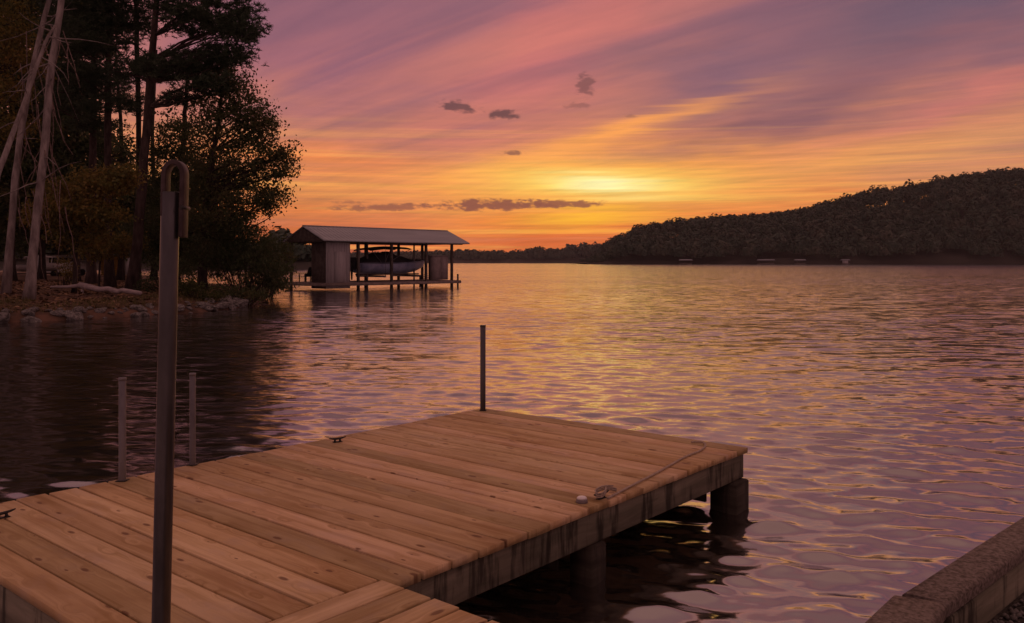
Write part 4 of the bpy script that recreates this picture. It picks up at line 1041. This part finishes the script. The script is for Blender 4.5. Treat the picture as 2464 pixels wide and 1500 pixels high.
def build_pole():
    Y = 2.62; a = at(386.5, 1540, Y); b = at(410.5, 462, Y); d = (b - a).normalized(); a2 = a - d * 1.1
    root = empty('hooked_pole', a2); tag(root, 'tall dark steel pole with a rounded hoop at its top', 'pole')
    MB().tube([(0, 0, 0), b - a2 - d * .003, b - a2], [.0275, .0275, .026], 24).build('pipe', M['pole'], root, True)
    # the hoop: bent flat bar over the pipe's open end
    c = b - a2; rx = Vector((1, 0, 0)); pts = []
    hw = .0285
    cx = c + rx * .013
    for k in range(2): pts.append(cx - rx * hw + d * (-.075 + .05 * k))
    for k in range(13):
        an = math.pi - math.pi * k / 12; pts.append(cx + rx * (math.cos(an) * hw) + d * (.052 + math.sin(an) * .038))
    for k in range(5): pts.append(cx + rx * hw - d * (-.02 + .04 * k - .0))
    mb = MB(); V = []; Q = []
    for i, p in enumerate(pts):
        t = (pts[min(i + 1, len(pts) - 1)] - pts[max(i - 1, 0)]).normalized(); nn = Vector((0, 1, 0)).cross(t).normalized()
        for (e, f) in ((-1, -1), (1, -1), (1, 1), (-1, 1)): V.append(tuple(p + nn * (.0075 * e) + Vector((0, 1, 0)) * (.022 * f)))
    m = len(pts)
    for i in range(m - 1):
        for j in range(4): Q.append((i * 4 + j, i * 4 + (j + 1) % 4, i * 4 + 4 + (j + 1) % 4, i * 4 + 4 + j))
    Q += [(3, 2, 1, 0), (m * 4 - 4, m * 4 - 3, m * 4 - 2, m * 4 - 1)]
    o = mb.add(V, Q).build('hoop', M['rust'], root)
    bv = o.modifiers.new('bevel', 'BEVEL'); bv.width = .003; bv.segments = 2
    mb = MB(); mb.tube([c + rx * .045 - d * .05 + Vector((0, -.03, 0)), c + rx * .045 - d * .05 + Vector((0, .03, 0))], .007, 8); mb.build('bolt', M['iron'], root)
build_pole()

def build_rope():
    pts = [(1462, 1199), (1480, 1190), (1510, 1174), (1545, 1156), (1580, 1138), (1612, 1120), (1640, 1104), (1664, 1093), (1684, 1085), (1697, 1074), (1694, 1066), (1680, 1063), (1664, 1064)]
    P = [on_plane(x, y, DZ + .0115) for x, y in pts]
    # smooth
    P = np.array([tuple(p) for p in P]); t = np.arange(len(P)); tt = np.linspace(0, len(P) - 1, 90)
    def cr(P, s):
        i = int(min(s, len(P) - 2)); u = s - i; p0, p1, p2, p3 = P[max(i - 1, 0)], P[i], P[i + 1], P[min(i + 2, len(P) - 1)]
        return .5 * ((2 * p1) + (-p0 + p2) * u + (2 * p0 - 5 * p1 + 4 * p2 - p3) * u * u + (-p0 + 3 * p1 - 3 * p2 + p3) * u ** 3)
    S = [cr(P, s) for s in tt]
    root = empty('mooring_rope', tuple(P[0])); tag(root, 'pale mooring rope running from its cleat along the dock edge', 'rope')
    o = P[0]; MB().tube([p - o for p in S], .0075, 8).build('line', M['rope'], root, True)
    # turns round the cleat
    ctr = np.array(tuple(on_plane(1458, 1199, DZ))); d1 = np.array(VV); d2 = np.array(U); loop = []
    for k in range(46):
        a = k * .36; loop.append(ctr + d1 * (.085 * math.sin(a)) + d2 * (.030 * math.sin(2 * a)) + np.array([0, 0, .034 + .0006 * k + .014 * math.cos(2 * a)]))
    MB().tube([p - o for p in loop], .0045, 7).build('turns', M['rope'], root, True)
build_rope()

def build_lamp():
    p = on_plane(1400, 1210, DZ)
    root = empty('dock_light', p); tag(root, 'small round white dock light on the boards near the rope', 'dock light')
    MB().tube([(0, 0, .001), (0, 0, .004), (0, 0, .018), (0, 0, .022)], [.034, .036, .033, .030], 28).build('base', M['lamp_dark'], root, True)
    MB().tube([(0, 0, .0225), (0, 0, .030), (0, 0, .036), (0, 0, .038)], [.030, .029, .022, .010], 28).build('lens', M['lamp_white'], root, True)
build_lamp()

# ------------------------------------------------------------------ seawall and bank at the right
def build_wall():
    WZ = .50
    p0o, p0i = on_plane(2154, 1429, WZ), on_plane(2275, 1453, WZ)
    far = on_plane(2464, 1240, WZ) - on_plane(2170, 1425, WZ); far.normalize()
    near = Vector((-math.sin(TH_), -math.cos(TH_), 0))
    root = empty('seawall', (p0o.x, p0o.y, .0)); tag(root, 'rough concrete seawall cap curving in beside the camera side of the lake', 'seawall'); o = Vector(root.location)
    root['label'] = 'rough brown concrete seawall edging the lake opposite the dock'
    def slab(a, b, c, d, name, mat, WZ=.50, ch=.012, zb=-1.5):  # quad in plan
        n = 9; rg = rad(31); V = []; Q = []
        rows = []
        for z, i in ((zb, 0), (WZ - ch, 0), (WZ, 1)):
            row = []
            for k in range(n):
                t = k / (n - 1); l = a.lerp(b, t); r = d.lerp(c, t); m_ = (l + r) / 2
                for e in (l, r):
                    q = e + (m_ - e).normalized() * ch * i + Vector((rg.normal(0, .0025), rg.normal(0, .0025), 0))
                    V.append((q.x - o.x, q.y - o.y, z + (rg.normal(0, .0015) if i else 0)))
        def id_(r, k, e): return r * n * 2 + k * 2 + e
        for r in range(2):
            for k in range(n - 1):
                Q.append((id_(r, k, 0), id_(r + 1, k, 0), id_(r + 1, k + 1, 0), id_(r, k + 1, 0))); Q.append((id_(r, k, 1), id_(r, k + 1, 1), id_(r + 1, k + 1, 1), id_(r + 1, k, 1)))
            for k in (0, n - 1): Q.append((id_(r, k, 0), id_(r, k, 1), id_(r + 1, k, 1), id_(r + 1, k, 0)))
        for k in range(n - 1): Q.append((id_(2, k, 0), id_(2, k, 1), id_(2, k + 1, 1), id_(2, k + 1, 0)))
        MB().add(V, Q).build(name, mat, root)
    fo = on_plane(2170, 1425, WZ); fi = p0i + Vector((.01, .012, 0))
    cap = lambda *p: (slab(*p, 'cap', M['concrete'], zb=.44), slab(*[q + (sum(p, Vector()) / 4 - q).normalized() * .02 for q in p], 'shade_toned_wall', M['fascia'], WZ=.438))  # wall under the cap gets darker timber, painting in its inner face's shade
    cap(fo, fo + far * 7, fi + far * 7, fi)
    no = on_plane(2146, 1430, WZ); ni = p0i.copy()
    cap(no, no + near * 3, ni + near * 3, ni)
    # ground behind the wall
    n1 = fi + far * 7; V = []
    side = Vector((far.y, -far.x, 0))
    g = [ni + near * 3, ni, fi, n1]
    V = [(p.x, p.y, .29) for p in g] + [(p.x + side.x * 9, p.y + side.y * 9, .36) for p in g]
    V = [(x - side.x * .02, y - side.y * .02, z) for x, y, z in V]
    tag(mk('bank_ground', npmesh('bank_ground', V, [(0, 4, 5, 1), (1, 5, 6, 2), (2, 6, 7, 3)]), M['mud']), kind='structure')
    rg = rad(9); n = 5200
    t = rg.uniform(-1.2, 2.4, n); s = rg.random(n) ** 1.3 * 1.8 + .03
    bx = np.array([p0i.x, p0i.y])[None] + np.outer(t, (far.x, far.y)) + np.outer(s, (side.x, side.y))
    ico = np.array([(0, 0, 1), (.9, 0, .2), (.2, .85, .15), (-.8, .5, .2), (-.7, -.6, .1), (.3, -.85, .2), (0, 0, -.6)])
    tri = [(0, i, i % 5 + 1) for i in range(1, 6)] + [(6, i % 5 + 1, i) for i in range(1, 6)]
    sz = rg.uniform(.006, .02, n)[:, None, None] * rg.uniform(.6, 1.3, (n, 1, 3))
    a = rg.uniform(0, 6.28, n); ca, sa = np.cos(a), np.sin(a)
    P = np.stack([ico[:, 0] * ca[:, None] - ico[:, 1] * sa[:, None], ico[:, 0] * sa[:, None] + ico[:, 1] * ca[:, None], np.broadcast_to(ico[:, 2], (n, 7))], -1) * sz
    P += np.concatenate([bx, np.full((n, 1), .298)], 1)[:, None, :] + np.array([0, 0, 1.]) * (s * .007)[:, None, None]
    T = (np.arange(n)[:, None, None] * 7 + np.array(tri)[None]).reshape(-1, 3)
    tag(mk('gravel', npmesh('gravel', P.reshape(-1, 3), None, T), M['gravel']), 'loose dark gravel on the bank behind the seawall', 'gravel', kind='stuff')
build_wall()

# ------------------------------------------------------------------ evening haze over the lake
def build_haze():
    m = bpy.data.materials.new('evening_haze'); m.use_nodes = True; t = m.node_tree; t.nodes.clear()
    v = t.nodes.new('ShaderNodeVolumePrincipled'); v.inputs['Color'].default_value = (.90, .84, .84, 1); v.inputs['Density'].default_value = 0.00007
    v.inputs['Anisotropy'].default_value = 0.0
    o = t.nodes.new('ShaderNodeOutputMaterial'); t.links.new(v.outputs[0], o.inputs['Volume'])
    tag(MB().box((-2800, -200, -4), (2800, 2900, 190)).build('haze', m), 'thin pinkish evening haze hanging over the lake and hills', 'haze', kind='stuff')
build_haze()
